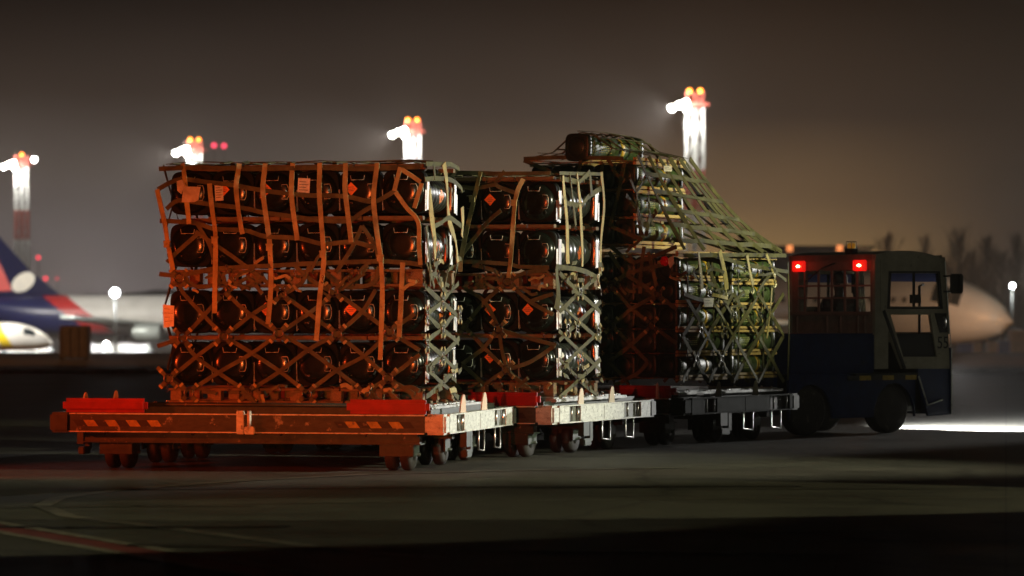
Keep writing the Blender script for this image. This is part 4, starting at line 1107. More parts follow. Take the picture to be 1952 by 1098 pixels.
# body
zdeck = tl(1580, 636)[1]; zsill = tl(1620, 712)[1]; zlow = tl(1620, 797)[1]
xrear = tl(1550, 830)[0]-.42
fwx, rwx = tl(1708, 780)[0], tl(1550, 790)[0]
WR = .33
b = MB(); b.box((xrear, .02, zsill), (xr_cab+.02, WID-.02, zdeck), .02); b.box((xrear-.02, .3, .45), (xrear+.05, WID-.3, zsill)); b.build('engine_cover', navy, tug)
b = MB(); b.box((xr_cab-.0, -.001, tl(1700,703)[1]), (xr_cab+.26, .05, zmid), .006); b.box((xr_cab, WID-.05, tl(1700,703)[1]), (xr_cab+.26, WID+.001, zmid), .006); b.box((xr_cab+.0, -.001, zmid), (xr_cab+.1, .05, zt), .004); b.box((xr_cab+.0, WID-.05, zmid), (xr_cab+.1, WID+.001, zt), .004); build_each(b, 'cab_corner', cream, tug)
# chassis side plates with wheel openings
def arch(x, r, z0, n=9):
    return [(x-r*cos(pi*i/n), max(z0, WR+.02+r*sin(pi*i/n))) for i in range(n+1)]
AR = .40
def side_plate(x0, x1, z0, z1, wheels):
    pts = [(x0, z1), (x1, z1), (x1, z0)]
    for wx in sorted(wheels, reverse=True):
        pts += [(wx+AR*cos(pi*i/10), z0+(AR+.06)*sin(pi*i/10)) for i in range(11)]
    pts += [(x0, z0)]
    return pts
xs1 = tl(1748, 715)[0]
for y0, y1 in ((.03, .07), (WID-.07, WID-.03)):
    b = MB(); b.prism([(p[0], p[1]) for p in side_plate(xrear, xs1, zlow+.0, zsill-.002, [fwx, rwx])][::-1], y0, y1); b.build('chassis_side', navy, tug)
b = MB(); b.box((xrear+.03, .5, zlow+.05), (-.1, WID-.5, zsill-.01)); b.build('chassis', blackt, tug)
for y0, y1 in ((-.05, .03), (WID-.03, WID+.05)):
    a0, a1 = tl(1625, 713)[0], tl(1746, 713)[0]
    b = MB(); b.box((a0, y0, zsill-.03), (a1, y1, zsill), .006); b.build('running_board', dark_steel, tug)
    yy = y0+.035 if y0 < 0 else y1-.035
    for k in range(6):
        xa = a0-.1+k*(a1-a0+.1)/6; xb_ = a0-.1+(k+1)*(a1-a0+.1)/6
        MB().box((xa, yy, zsill-.095), (xb_-.002, yy+.008, zsill-.032)).build('hazard_stripe', hyellow if k % 2 else hblack, tug)
# front bumper column, step and lower front
st = [tl(*p) for p in ((1750, 703), (1808, 703), (1812, 790), (1770, 793), (1750, 718))]
for y0, y1 in ((.0, .04), (WID-.04, WID)):
    b = MB(); b.prism([(x, z) for x, z in st], y0, y1); b.build('step_panel', navy, tug)
    a, c_, d_ = tl(1750, 717), tl(1767, 772), tl(1795, 762)
    yy = -.012 if y0 == 0 else WID+.012
    b = MB(); b.tube([(a[0], yy, a[1]), (c_[0], yy, c_[1]), (d_[0], yy, d_[1])], .012, 6); b.build('step_edge', galv, tug)
zf0, zf1 = tl(1812, 790)[1], tl(1812, 663)[1]
b = MB(); b.box((-.06, .0, zf0), (0.0, WID, zf1), .012); b.build('front_bumper', navy, tug)
b = MB(); b.box((-.075, .04, zf1), (-.035, WID-.04, tl(1809, 637)[1]-.03), .004); b.build('front_panel', cream, tug)
b = MB(); b.bar((-.022, -.010, zf0+.02), (-.022, -.010, zf1), .05, .012, up=(1, -1, 0)); b.build('bumper_rim_strip', galv, tug)  # pale strip added to catch the back light along the bumper
b = MB(); p0, p1 = tl(1811, 660), tl(1800, 498); b.bar((p0[0]+.004, -.012, p0[1]), (p1[0]+.004, -.012, p1[1]), .045, .012, up=(1, -1, 0)); b.build('pillar_rim_strip', galv, tug)  # pale strip added, angled so the pillar shows a bright rim
# windscreen frame
wx1, wz1 = tl(1799, 490); wx0, wz0 = tl(1809, 637)
b = MB()
for y in (.03, WID-.03): b.bar((wx0, y, wz0), (wx1, y, wz1), .06, .05)
b.bar((wx1, 0.05, wz1), (wx1, WID-.05, wz1), .05, .05); b.bar((wx0, .05, wz0), (wx0, WID-.05, wz0), .05, .05); b.build('windscreen_frame', cream, tug)
MB().add([(wx0, .05, wz0), (wx0, WID-.05, wz0), (wx1, WID-.05, wz1), (wx1, .05, wz1)], [(0,1,2,3)]).build('windscreen', glass, tug)
# mirrors
for y, s in ((0, -1), (WID, 1)):
    a, c_ = tl(1800, 522), tl(1824, 560)
    b = MB(); b.box((a[0]+.06, y+s*.03, c_[1]), (a[0]+.16, y+s*.22, a[1]+.0), .02); b.tube([(a[0]-.02, y, a[1]-.03), (a[0]+.1, y+s*.1, a[1]-.03)], .014, 6); b.tube([(a[0]-.02, y, c_[1]+.03), (a[0]+.1, y+s*.1, c_[1]+.03)], .014, 6)
    b.build('mirror', blackt, tug)
# wheels
for wx in (fwx, rwx):
    for y, s in ((.20, 1), (WID-.20, -1)):
        wd = .13
        b = MB(); b.lathe([(.17, -wd), (WR-.05, -wd), (WR-.012, -wd+.02), (WR, -wd+.05), (WR, wd-.05), (WR-.012, wd-.02), (WR-.05, wd), (.17, wd)], 'y', 32, (wx, y, WR))
        o = b.build('tyre', rubber, tug)
        b = MB(); b.lathe([(.05, -wd+.03), (.155, -wd+.02), (.175, -wd), (.175, wd), (.155, wd-.02), (.05, wd-.03)], 'y', 24, (wx, y, WR)); b.build('rim', dark_steel, o)
# cabin inside: dash, seat, steering wheel
b = MB(); b.box((-.42, .12, .75), (-.12, WID-.12, 1.22), .03); b.box((-.85, .9, .75), (-.5, 1.3, .8)); b.build('dashboard', blackt, tug)
b = MB(); b.box((xr_cab+.02, .06, .70), (-.08, WID-.06, .74)); b.build('cab_floor', blackt, tug)
SX = xr_cab+.38; SY = tr(1600, 560, SX)[0]
b = MB(); b.box((SX-.24, SY-.24, .98), (SX+.22, SY+.24, 1.22), .03); b.box((SX-.30, SY-.23, 1.10), (SX-.20, SY+.23, 1.70), .04); b.box((SX-.2, SY-.15, .74), (SX+.15, SY+.15, .98)); b.build('seat', blackt, tug)
b = MB(); qn = Vector((-.75, 0, .65)); b.ring((SX+.52, SY, 1.42), qn, .19, .014, 24, 6); b.tube([(SX+.52, SY, 1.42), (SX+.68, SY, 1.2)], .025, 8); b.bar((SX+.52, SY-.18, 1.42), (SX+.52, SY+.18, 1.42), .02, .02); b.build('steering_wheel', blackt, tug)
b = MB(); a = tl(1778, 545)[1]; b.tube([(-.28, .35, 1.3), (-.28, .35, a), (-.2, .35, a+.02)], .02, 6); b.box((-.40, .30, tl(1770,578)[1]), (-.30, .42, tl(1770,564)[1]+.02)); b.build('monitor_post', blackt, tug)
# fleet number
def text_part(body, size, parent, loc, rot, m, name):
    cu = bpy.data.curves.new(name, 'FONT'); cu.body = body; cu.size = size; cu.extrude = .001; cu.align_x = 'CENTER'
    o = bpy.data.objects.new(name, cu); COL.objects.link(o)
    bpy.context.view_layer.update()
    me = bpy.data.meshes.new_from_object(o.evaluated_get(bpy.context.evaluated_depsgraph_get()))
    bpy.data.objects.remove(o); o = bpy.data.objects.new(name, me); COL.objects.link(o)
    me.materials.clear(); me.materials.append(m); o.parent = parent; o.location = loc; o.rotation_euler = rot; return o
nx, nz_ = tl(1797, 664)
text_part('55', .235, tug, (nx, -.004, nz_), (pi/2, 0, 0), blackt, 'fleet_number')
# head lamps: lit, on the front
hl = mat('headlamp_glass', (.9, .9, .9), .1, emit=(1, .98, .95), estr=8)
for y in (.25, WID-.25):
    b = MB(); b.lathe([(.02, .0), (.075, .0), (.085, .012), (.08, .02)], 'x', 18, (0, y, .86)); b.build('headlight', hl, tug)
    p = FC+fw*.05+lf*y+Vector((0, 0, .86))
    lamp('headlight_beam', 'SPOT', p, 6500, (.96, .97, 1), FC+fw*3.0+lf*(y-.3)+Vector((0, 0, -.6)), 110, .8, .06)
# tow bar from the tug to the third dolly
b = MB(); da = tug.matrix_world.inverted() if False else None
bpy.context.view_layer.update()
pe = dolly3.matrix_world @ Vector((-DX/2, 3.15+.2, .31)); ps = FC+fw*xrear+lf*(WID*.5)+Vector((0, 0, .5))
b.tube([ps, pe], .03, 8); b.build('tow_hitch', dark_steel, tug, world=True)

# driver
def skinned(name, verts, edges, radii, m, parent=None, root=0, sub=2):
    me = bpy.data.meshes.new(name); me.from_pydata(verts, edges, []); o = bpy.data.objects.new(name, me); COL.objects.link(o)
    sk = o.modifiers.new('skin', 'SKIN'); sk.use_smooth_shade = True
    for i, r in enumerate(radii):
        v = me.skin_vertices[0].data[i]; v.radius = r if isinstance(r, tuple) else (r, r); v.use_root = (i == root)
    s_ = o.modifiers.new('sub', 'SUBSURF'); s_.levels = sub; s_.render_levels = sub
    me.materials.append(m)
    if parent: o.parent = parent
    return o
cloth = mat('dark_jacket', (.05, .055, .05), .8, 0, .3, 12, .3)
skin = mat('skin', (.45, .28, .2), .55, 0, .15, 12, .1)
dp = FC+fw*(SX+.0)+lf*SY
person = thing('person', 'driver in dark jacket and cap seated in the tug cab, turned sideways', 'person', dp+Vector((0, 0, 1.20)), RZ+.5); person.scale = (1.12, 1.12, 1.12)
# +x forward, +y left ; pelvis at (0,0,.1)
vv = [(-.05, 0, .10), (-.06, 0, .28), (-.05, 0, .44), (-.02, 0, .55), (0, 0, .62), (.03, .01, .70), (.045, .01, .78),
      (-.04, .17, .50), (.06, .25, .28), (.30, .20, .30), (.46, .13, .33),
      (-.04, -.17, .50), (.06, -.25, .28), (.30, -.20, .30), (.46, -.13, .33),
      (.08, .11, .10), (.42, .14, .12), (.46, .14, -.24), (.56, .14, -.30),
      (.08, -.11, .10), (.42, -.14, .12), (.46, -.14, -.24), (.56, -.14, -.30)]
ee = [(0,1),(1,2),(2,3),(3,4),(4,5),(5,6),(2,7),(7,8),(8,9),(9,10),(2,11),(11,12),(12,13),(13,14),(0,15),(15,16),(16,17),(17,18),(0,19),(19,20),(20,21),(21,22)]
rr = [(.15,.12),(.16,.12),(.17,.12),.07,.055,(.08,.09),(.085,.10),.075,.055,.045,.035,.075,.055,.045,.035,.085,.065,.05,.04,.085,.065,.05,.04]
body = skinned('body', vv, ee, rr, cloth, person)
b = MB(); b.sphere((.05, .0, .755), .098, 18, 12, (1, .80, 1.18)); b.sphere((.145, 0, .745), .018, 8, 6, (1, .8, 1.3)); b.sphere((.05, .082, .75), .022, 8, 6, (.8, .4, 1.3)); b.sphere((.05, -.082, .75), .022, 8, 6, (.8, .4, 1.3))
b.box((.125, -.025, .695), (.142, .025, .703), .003)
b.sphere((.128, .03, .765), .011, 8, 6); b.sphere((.128, -.03, .765), .011, 8, 6); b.build('head', skin, person)
b = MB(); b.sphere((.035, 0, .80), .108, 18, 10, (1.02, .86, .85)); b.box((.10, -.06, .80), (.20, .06, .812), .005); b.build('cap', cloth, person)
for s in (1, -1):
    b = MB(); c_ = Vector((.48, s*.125, .335)); b.sphere(c_, .042, 12, 8, (1.1, .8, .6))
    for k in range(4):
        yy = s*(.155-.02*k)
        L_ = [.95, 1.05, 1.0, .8][k]
        b.tube([(.50, yy, .345), (.50+.035*L_, yy, .352), (.50+.05*L_, yy-.0, .328), (.50+.035*L_, yy, .31)], [.010, .0095, .009, .007], 6)
    b.tube([(.465, s*.10, .34), (.49, s*.078, .345), (.515, s*.075, .335)], [.012, .011, .009], 6)
    b.build('hand', skin, person)

# ---------------------------------------------------------------- background: floodlight masts
mred = mat('mast_red', (.45, .10, .07), .6, 0, .2, 1, 0); mwhite = mat('mast_white', (.8, .8, .76), .6, 0, .1, 1, 0)
flood = mat('floodlight_glow', (1, 1, 1), .4, emit=(1, .98, .90), estr=60)
beacon_o = mat('beacon_glow', (1, .3, .05), .4, emit=(1, .26, .02), estr=7)
beacon_r = mat('beacon_red_glow', (1, .1, .1), .4, emit=(1, .05, .08), estr=2.2)
def lattice(b, x0, z0, z1, w0, w1, step=2.2, r=.10):
    n = max(1, int(round((z1-z0)/step))); P = []
    for i in range(n+1):
        f = i/n; z = z0+(z1-z0)*f; wv = (w0+(w1-w0)*f)/2
        P.append([Vector((sx_*wv, sy*wv, z)) for sx_, sy in ((-1,-1),(1,-1),(1,1),(-1,1))])
    for i in range(n):
        for k in range(4):
            j = (k+1) % 4
            b.bar(P[i][k], P[i+1][k], r*2.6, r*2.6); b.bar(P[i][k], P[i+1][j], r, r); b.bar(P[i][j], P[i+1][k], r, r); b.bar(P[i][k], P[i][j], r, r)
        # ladder and cable tray in the middle
        b.bar((0, 0, P[i][0].z), (0, 0, P[i+1][0].z), .8, .5)
def mast(px, ytop, Y, label, two=True, right=False, en=1.0, beam=True):
    x = (px-976)/F*Y; s = F/Y; zt_ = H+(HOR-ytop)/s; zg = -2
    t = thing('floodlight_mast', label, 'light mast', (x, Y, zg), 0, 'red and white floodlight masts along the far apron')
    top = zt_-zg; w_ = 1.8
    z = top-.2; segs = [6.8, 4.6, 4.6, 4.6, 6, 6]
    for i, L in enumerate(segs):
        z2 = max(0, z-L)
        if z-z2 < .3: break
        b = MB(); lattice(b, 0, z2, z, w_+.35*(1-z2/top), w_+.35*(1-z/top)); b.build('white_section' if i % 2 == 0 else 'red_section', mwhite if i % 2 == 0 else mred, t); z = z2
    b = MB(); lattice(b, 0, top-.1, top+1.6, 1.7, 1.9, .85, .08); b.box((-1.6, -1.6, top+.1), (1.6, 1.6, top+.35)); b.build('top_platform', mred, t)
    b = MB(); b.box((-3.1, -1.7, top-.2), (-.6, -1.4, top+.05)); b.build('lamp_arm', mwhite, t)
    for k, (dx, dz) in enumerate([(-2.6, -.25), (-1.8, .1), (-1.1, .35), (-.9, -.4)]+([(2.2, .9)] if right else [])):
        b = MB(); b.T = Matrix.Translation((dx, -1.8, top+dz)); b.lathe([(.1, -.3), (.30, -.26), (.36, -.18), (.24, .24), (.1, .3)], 'y', 16); b.build('floodlight', flood, t)
    for dx in ((-.6, .6) if two else (.1,)):
        b = MB(); b.sphere((dx, -1.0, top+1.75), .28, 12, 8); b.build('beacon', beacon_o, t)
    W_ = Vector((x, Y, zg))
    # light falling on the tower itself, and the beam into the haze
    lamp('mast_lamp', 'SPOT', W_+Vector((-1.6, -3.4, top+.6)), 2000*en, (1, .98, .9), W_+Vector((0, 0, top-6)), 80, .4, .3)
    lamp('mast_halo', 'POINT', W_+Vector((-1.6, -2.9, top)), 4500*en, (1, .97, .92), None, radius=.6)
    if beam: lamp('mast_beam', 'SPOT', W_+Vector((-2.5, -2.6, top-.2)), 38000*en, (1, .94, .90), W_+Vector((-42, -70, top-19)), 62, 1, .4)
    return t
mast(42, 316, 556, 'floodlight mast at the far left with two lamp heads apart', False, True)
mast(372, 290, 506, 'floodlight mast rising behind the left end of the nearest load')
mast(787, 255, 455, 'floodlight mast rising behind the right end of the nearest load')
mast(1324, 204, 392, 'tallest floodlight mast behind the sloping net, two orange beacons on top')

# obstruction lights on slim poles, and lamp posts
def pole_light(px, py, Y, r, m, name, label, cat, gr=None, zg=-2, en=0, colr=(1, 1, 1)):
    x = (px-976)/F*Y; z = H+(HOR-py)*Y/F
    t = thing(name, label, cat, (x, Y, zg), 0, gr)
    b = MB(); b.tube([(0, 0.3, 0), (0, 0.3, z-zg)], [.12, .07], 8); b.build('pole', dark_steel, t)
    b = MB(); b.sphere((0, 0, z-zg), r, 12, 8); b.build('lamp', m, t)
    if en: lamp('post_lamp', 'POINT', (x, Y-r-.3, z), en, colr, radius=.3)
lampw = mat('lamp_white_glow', (1, 1, 1), .4, emit=(.93, .97, 1), estr=30)
G_ = 'red obstruction lights on slim poles'
pole_light(73, 491, 600, .35, beacon_r, 'obstruction_light', 'red obstruction light above the pair beside the striped mast', 'obstruction light', G_)
pole_light(87, 531, 620, .38, beacon_r, 'obstruction_light', 'brighter left light of the low red pair over the plane tail', 'obstruction light', G_)
pole_light(109, 531, 650, .30, mat('beacon_dim', (.6, .05, .1), .4, emit=(1, .05, .1), estr=1.0), 'obstruction_light', 'dimmer right light of the low red pair over the plane tail', 'obstruction light', G_)
pole_light(408, 277, 640, .45, mat('beacon_pink', (1, .1, .2), .4, emit=(1, .06, .12), estr=3.0), 'obstruction_light', 'left of two pink red lights right of the second mast', 'obstruction light', G_)
pole_light(427, 278, 650, .45, MATS['beacon_pink'], 'obstruction_light', 'right of two pink red lights right of the second mast', 'obstruction light', G_)
pole_light(219, 558, 330, .42, lampw, 'lamp_post', 'bright white lamp post above the white fuselage left of the loads', 'lamp post', None, -2, 5000, (.9, .95, 1))
pole_light(203, 656, 230, .14, lampw, 'work_lamp', 'small low white work lamp below the fuselage on the left', 'work lamp', None, -2, 1800)
pole_light(1930, 545, 300, .20, lampw, 'lamp_post', 'white lamp post above the aircraft nose at the right edge', 'lamp post', None, -2, 1500)

# ---------------------------------------------------------------- background: aircraft
def livery(kind):
    m = bpy.data.materials.new('livery_'+kind); m.use_nodes = True; t = m.node_tree; b = t.nodes['Principled BSDF']
    b.inputs['Roughness'].default_value = .35
    co = t.nodes.new('ShaderNodeTexCoord'); sp = t.nodes.new('ShaderNodeSeparateXYZ'); t.links.new(co.outputs['Object'], sp.inputs[0])
    def math_(op, a, c):
        n = t.nodes.new('ShaderNodeMath'); n.operation = op
        for i, q in enumerate((a, c)):
            if isinstance(q, (int, float)): n.inputs[i].default_value = q
            else: t.links.new(q, n.inputs[i])
        return n.outputs[0]
    nzz = t.nodes.new('ShaderNodeTexNoise'); nzz.inputs['Scale'].default_value = .6; t.links.new(co.outputs['Object'], nzz.inputs['Vector'])
    white = ramp(t, [(.3, (.62, .60, .56)), (.7, (.74, .72, .68))]); t.links.new(nzz.outputs['Fac'], white.inputs[0]); col = white.outputs[0]
    def over(mask, colr):
        nonlocal col
        x = t.nodes.new('ShaderNodeMix'); x.data_type = 'RGBA'; t.links.new(mask, x.inputs[0]); t.links.new(col, x.inputs[6]); x.inputs[7].default_value = (*colr, 1); col = x.outputs[2]
    if kind == 'blue':
        # swept stripe: v = x + 1.25*z
        v = math_('ADD', sp.outputs['X'], math_('MULTIPLY', sp.outputs['Z'], 1.35))
        over(math_('LESS_THAN', v, 12.6), (.50, .02, .02)); over(math_('LESS_THAN', v, 10.2), (.006, .012, .08))
    if kind == 'yellow':
        v = math_('ADD', sp.outputs['X'], math_('MULTIPLY', sp.outputs['Z'], .6))
        over(math_('LESS_THAN', v, 14.0), (.75, .55, .02)); over(math_('LESS_THAN', v, 13.0), (.68, .66, .62))
        over(math_('LESS_THAN', sp.outputs['Z'], -1.0), (.45, .16, .05))
    t.links.new(col, b.inputs['Base Color']); return m
def aircraft(name, label, loc, rz, L, R, body_mat, fin_mat, tail_z=.9, nose_drop=.45, nose_len=2.6, fin_h=6.5, group=None, windows=True, finp=None):
    """local x: 0 at the tail tip, L at the nose tip; z=0 on the fuselage axis"""
    t = thing(name, label, 'airplane', loc, rz, group)
    st = []
    TL_ = L*.28; NL_ = R*nose_len
    for i in range(9):
        f = i/8; x = TL_*f; r = R*(.08+.92*sin(pi/2*f)**.9); st.append((x, r, (R-r)*tail_z))
    st.append((L*.45, R, 0)); st.append((L-NL_, R, 0))
    for i in range(1, 11):
        f = i/10; r = R*max(.015, (1-f**2.1))**.62 if f < 1 else R*.02; st.append((L-NL_+NL_*f, r, -nose_drop*R*f**1.9))
    b = MB(); n = 28; vs = []
    for x, r, z in st:
        for k in range(n):
            a = 2*pi*k/n; vs.append((x, r*cos(a), z+r*sin(a)))
    fs = [(i*n+k, (i+1)*n+k, (i+1)*n+(k+1)%n, i*n+(k+1)%n) for i in range(len(st)-1) for k in range(n)]+[tuple(range(n)), tuple((len(st)-1)*n+k for k in range(n))]
    b.add(vs, fs, True); fus = b.build('fuselage', body_mat, t)
    dark = mat('cockpit_glass', (.02, .03, .035), .1)
    for s in (-1, 1):
        b = MB(); x0 = L-NL_*.62
        for k in range(3):
            xa = x0+k*R*.26; f = (xa-(L-NL_))/NL_
            r = R*(1-f**2.1)**.62; zc = -nose_drop*R*f**1.9
            th = [.46, .62, .80]
            pts = []; NS = 6
            for (dx, ta) in [(0, .28+.62*q/NS) for q in range(NS+1)]+[(R*.25, .82-.57*q/NS) for q in range(NS+1)]:
                xx = xa+dx; f2 = (xx-(L-NL_))/NL_; r2 = R*(1-f2**2.1)**.62*1.012; z2 = -nose_drop*R*f2**1.9
                pts.append((xx, s*r2*cos(ta), z2+r2*sin(ta)))
            b.add(pts, [(q, q+1, 2*NS-q, 2*NS+1-q) for q in range(NS)])
        build_each(b, 'cockpit_window', dark, t)
    if windows:
        b = MB(); nwin = int((L*.58)/ .9)
        for k in range(nwin):
            x = L*.27+k*.9
            for s in (-1, 1):
                th = .22; b.add([(x, s*R*1.006*cos(th-.06), R*1.006*sin(th-.06)), (x+.32, s*R*1.006*cos(th-.06), R*1.006*sin(th-.06)), (x+.32, s*R*1.006*cos(th+.07), R*1.006*sin(th+.07)), (x, s*R*1.006*cos(th+.07), R*1.006*sin(th+.07))], [(0,1,2,3)])
        b.build('cabin_windows', dark, t)
    zt_ = R*.75
    b = MB(); fp = [(L*.24, zt_+R*.05), (L*.15, zt_+R*.35), (L*.02-1, zt_+fin_h), (-L*.06-1, zt_+fin_h), (L*.02, zt_)]
    fp = finp or fp
    b.prism(fp, -.18, .18); b.build('fin', fin_mat, t)
    for s in (-1, 1):
        b = MB(); q = [(L*.10, s*.3, R*.55), (L*.03, s*L*.15, R*.9), (-L*.01, s*L*.15, R*.9), (L*.01, s*.3, R*.55)]
        b.add([(x, y, z-.1) for x, y, z in q]+[(x, y, z+.1) for x, y, z in q], [(0,1,2,3),(7,6,5,4),(0,4,5,1),(1,5,6,2),(2,6,7,3),(3,7,4,0)]); b.build('tailplane', mat('aluminium_wing', (.5, .55, .52), .4, .3), t)
        b = MB(); q = [(L*.60, s*R*.8, -R*.5), (L*.38, s*L*.44, -R*.1), (L*.34, s*L*.44, -R*.1), (L*.42, s*R*.8, -R*.5)]
        b.add([(x, y, z-.15) for x, y, z in q]+[(x, y, z+.15) for x, y, z in q], [(0,1,2,3),(7,6,5,4),(0,4,5,1),(1,5,6,2),(2,6,7,3),(3,7,4,0)]); b.build('wing', MATS['aluminium_wing'], t)
        b = MB(); b.lathe([(.2*R, -1.6), (.42*R, -1.0), (.46*R, 0), (.44*R, 1.2), (.38*R, 1.5), (.3*R, 1.1)], 'x', 20, (L*.56, s*L*.16, -R*.85)); b.build('engine', MATS['aluminium_wing'], t)
    b = MB()
    for x, y in ((L-NL_*1.1, 0), (L*.47, 2.2), (L*.47, -2.2)):
        b.tube([(x, y, -R), (x, y, -R-1.2)], .14, 8); b.lathe([(.1, -.2), (.5, -.18), (.5, .18), (.1, .2)], 'y', 16, (x, y, -R-1.15))
    build_each(b, 'landing_gear', dark_steel, t)
    return t, fus
navyfin = mat('fin_navy', (.003, .006, .040), .9, 0, .1, 1, spec=.05)
al, _ = aircraft('parked_airplane', 'white jet with navy tail and swept red stripe, left background', (-1040/19.14, 350, 1.6), 0, 33, 1.95, livery('blue'), navyfin, .8, .3, 2.2, 9, None, False, [(10.3, 1.5), (9.2, 2.1), (6.45, 4.3), (3.3, 7.75), (.6, 10.6), (-3.2, 10.6), (.5, 1.5)])
# tail markings of that jet: white oval and red field
b = MB(); b.T = Matrix.Translation((5.7, -.22, 3.25)); b.T = b.T @ Matrix.Rotation(radians(-35), 4, 'Y')
b.add([(1.3*cos(2*pi*k/20), 0, .85*sin(2*pi*k/20)) for k in range(20)], [tuple(range(20))]); b.build('white_oval', mat('oval_white', (.75, .70, .6), .5, 0, .1, 1), al)
b = MB(); b.add([(1.0, -.205, 9.0), (2.6, -.205, 6.6), (3.6, -.205, 4.6), (4.6, -.205, 2.4), (1.2, -.205, 2.2)], [(0,1,2,3,4)]); b.build('red_field', mat('fin_red', (.55, .03, .02), .5, 0, .1, 1), al)
aircraft('parked_airplane', 'white and yellow aircraft nose low at the left edge, before the navy tail', ((112-976)/F*320-18.3, 318, -.35), 0, 18, 1.25, livery('yellow'), MATS['livery_white'] if 'livery_white' in MATS else mwhite, .6, .5, 3.2, 3, windows=False)
s_ = 27.9; Yp = 240
ang = radians(-38)
Lp = 32; nose = Vector(((1918-976)/s_, Yp-3, H-12/s_))
tailp = nose - Vector((cos(ang), sin(ang), 0))*Lp
wl = livery('white')
ar, _ = aircraft('parked_airplane', 'large pale jet whose pointed nose shows right of the tug', (tailp.x, tailp.y, 2.05), ang, Lp, 2.55, wl, mwhite, .8, .36, 3.2, 5.2)
b = MB(); b.add([(1.0, -.25, 3.4), (2.6, -.25, 4.6), (4.2, -.25, 3.2), (5.0, -.25, 2.4), (2.0, -.25, 2.3)], [(0,1,2,3,4)]); b.build('fin_marking', mat('fin_grey', (.05, .055, .07), .5), ar)

# ---------------------------------------------------------------- background: other things
def crate_box(name, label, cat, px0, px1, y0, Y, m, zg, gr=None, depth=1.2, ybot=None):
    x0, x1 = (px0-976)/F*Y, (px1-976)/F*Y; z1 = H+(HOR-y0)*Y/F
    t = thing(name, label, cat, ((x0+x1)/2, Y, zg), 0, gr); W = (x1-x0)/2; h = z1-zg
    b = MB(); b.box((-W, 0, .08), (W, depth, h), .03); b.build('body', m, t)
    b = MB(); n = max(3, int(W*2/.22))
    for i in range(n): 
        x = -W+.06+i*(2*W-.12)/(n-1); b.box((x-.02, -.03, .15), (x+.02, 0, h-.08))
    b.build('rib', m, t)
    b = MB(); b.box((-W, .1, -.0), (-W+.15, depth-.1, .08)); b.box((W-.15, .1, 0), (W, depth-.1, .08)); b.build('skid', dark_steel, t)
    return t
brown = mat('brown_cabinet', (.10, .06, .04), .7, 0, .3, 4, .2)
crate_box('equipment_cabinet', 'brown ribbed cabinet standing in the grass at left', 'cabinet', 113, 168, 621, 126, brown, -.02, None, .9)
bluem = mat('blue_container', (.02, .03, .18), .5, 0, .2, 2, 0); orm = mat('orange_container', (.6, .25, .09), .5, 0, .2, 2, 0); whm = mat('white_van', (.7, .68, .62), .5, 0, .1, 2, 0)
GE = 'ground equipment beside the pale jet'
for i, (a, c_, y_, m, lb) in enumerate([(1500+330, 1854, 655, bluem, 'dark blue cart below the jet fuselage beside the tug'), (1858, 1872, 652, orm, 'narrow orange cart below the jet nose'), (1886, 1903, 652, orm, 'pale orange cart under the nose tip'), (1905, 1925, 650, bluem, 'dark blue cart right of the pale orange cart'), (1928, 1975, 628, orm, 'large orange cabin of equipment cut by the right edge')]):
    crate_box('equipment_cart', lb, 'cart', a, c_, y_, 262+i*2, m, -2, GE, 2)
lamp('sodium_lamp', 'POINT', (30, 226, 1.2), 1500, (1, .42, .12), radius=.5)
lamp('sodium_lamp', 'POINT', (22, 214, 5), 2000, (1, .46, .20), radius=.5)
lamp('verge_fill', 'SPOT', (-34, 112, 9), 9000, (1, .50, .20), (-14, 124, 0), 80, .8, .3)  # two added warm fills brighten the grass and the cabinet
lamp('verge_fill', 'SPOT', (38, 112, 9), 9000, (1, .55, .24), (17, 124, 0), 80, .8, .3)
lamp('nose_lamp', 'POINT', (38, 219, 4.2), 3000, (.88, 1, .92), radius=.3)
# bright snow banks on the far apron, left
b = MB(); N = 90
for x0, x1, Y, h in (((0-1050)/19.7, (112-976)/19.7, 336, 1.0), ((165-976)/19.7, (300-976)/19.7, 336, .9)):
    r = []
    for i in range(N):
        x = x0+(x1-x0)*i/(N-1); hh = h*(1+.25*noise.noise(Vector((x*.8, 1, 0))))*min(1, (i+1)/6, (N-i)/6)
        r.append([(x, Y-2, -2.02), (x, Y-.8, -2+hh*.8), (x, Y+.3, -2+hh), (x, Y+2, -2.02)])
    b.add([p for q in r for p in q], [(i*4+k, (i+1)*4+k, (i+1)*4+k+1, i*4+k+1) for i in range(N-1) for k in range(3)], True)
tag(b.build('snow_bank', mat('clean_snow', (.8, .8, .78), .8, 0, .1, 1)), 'bright snow heaped along the far apron on the left', None, None, 'stuff')
lamp('left_apron_lamp', 'SPOT', (-58, 300, 16), 100000, (1, .95, .86), (-46, 345, -1), 75, .6, .5)
lamp('left_apron_lamp', 'POINT', (-40, 322, 5), 2500, (1, .9, .75), radius=.5)
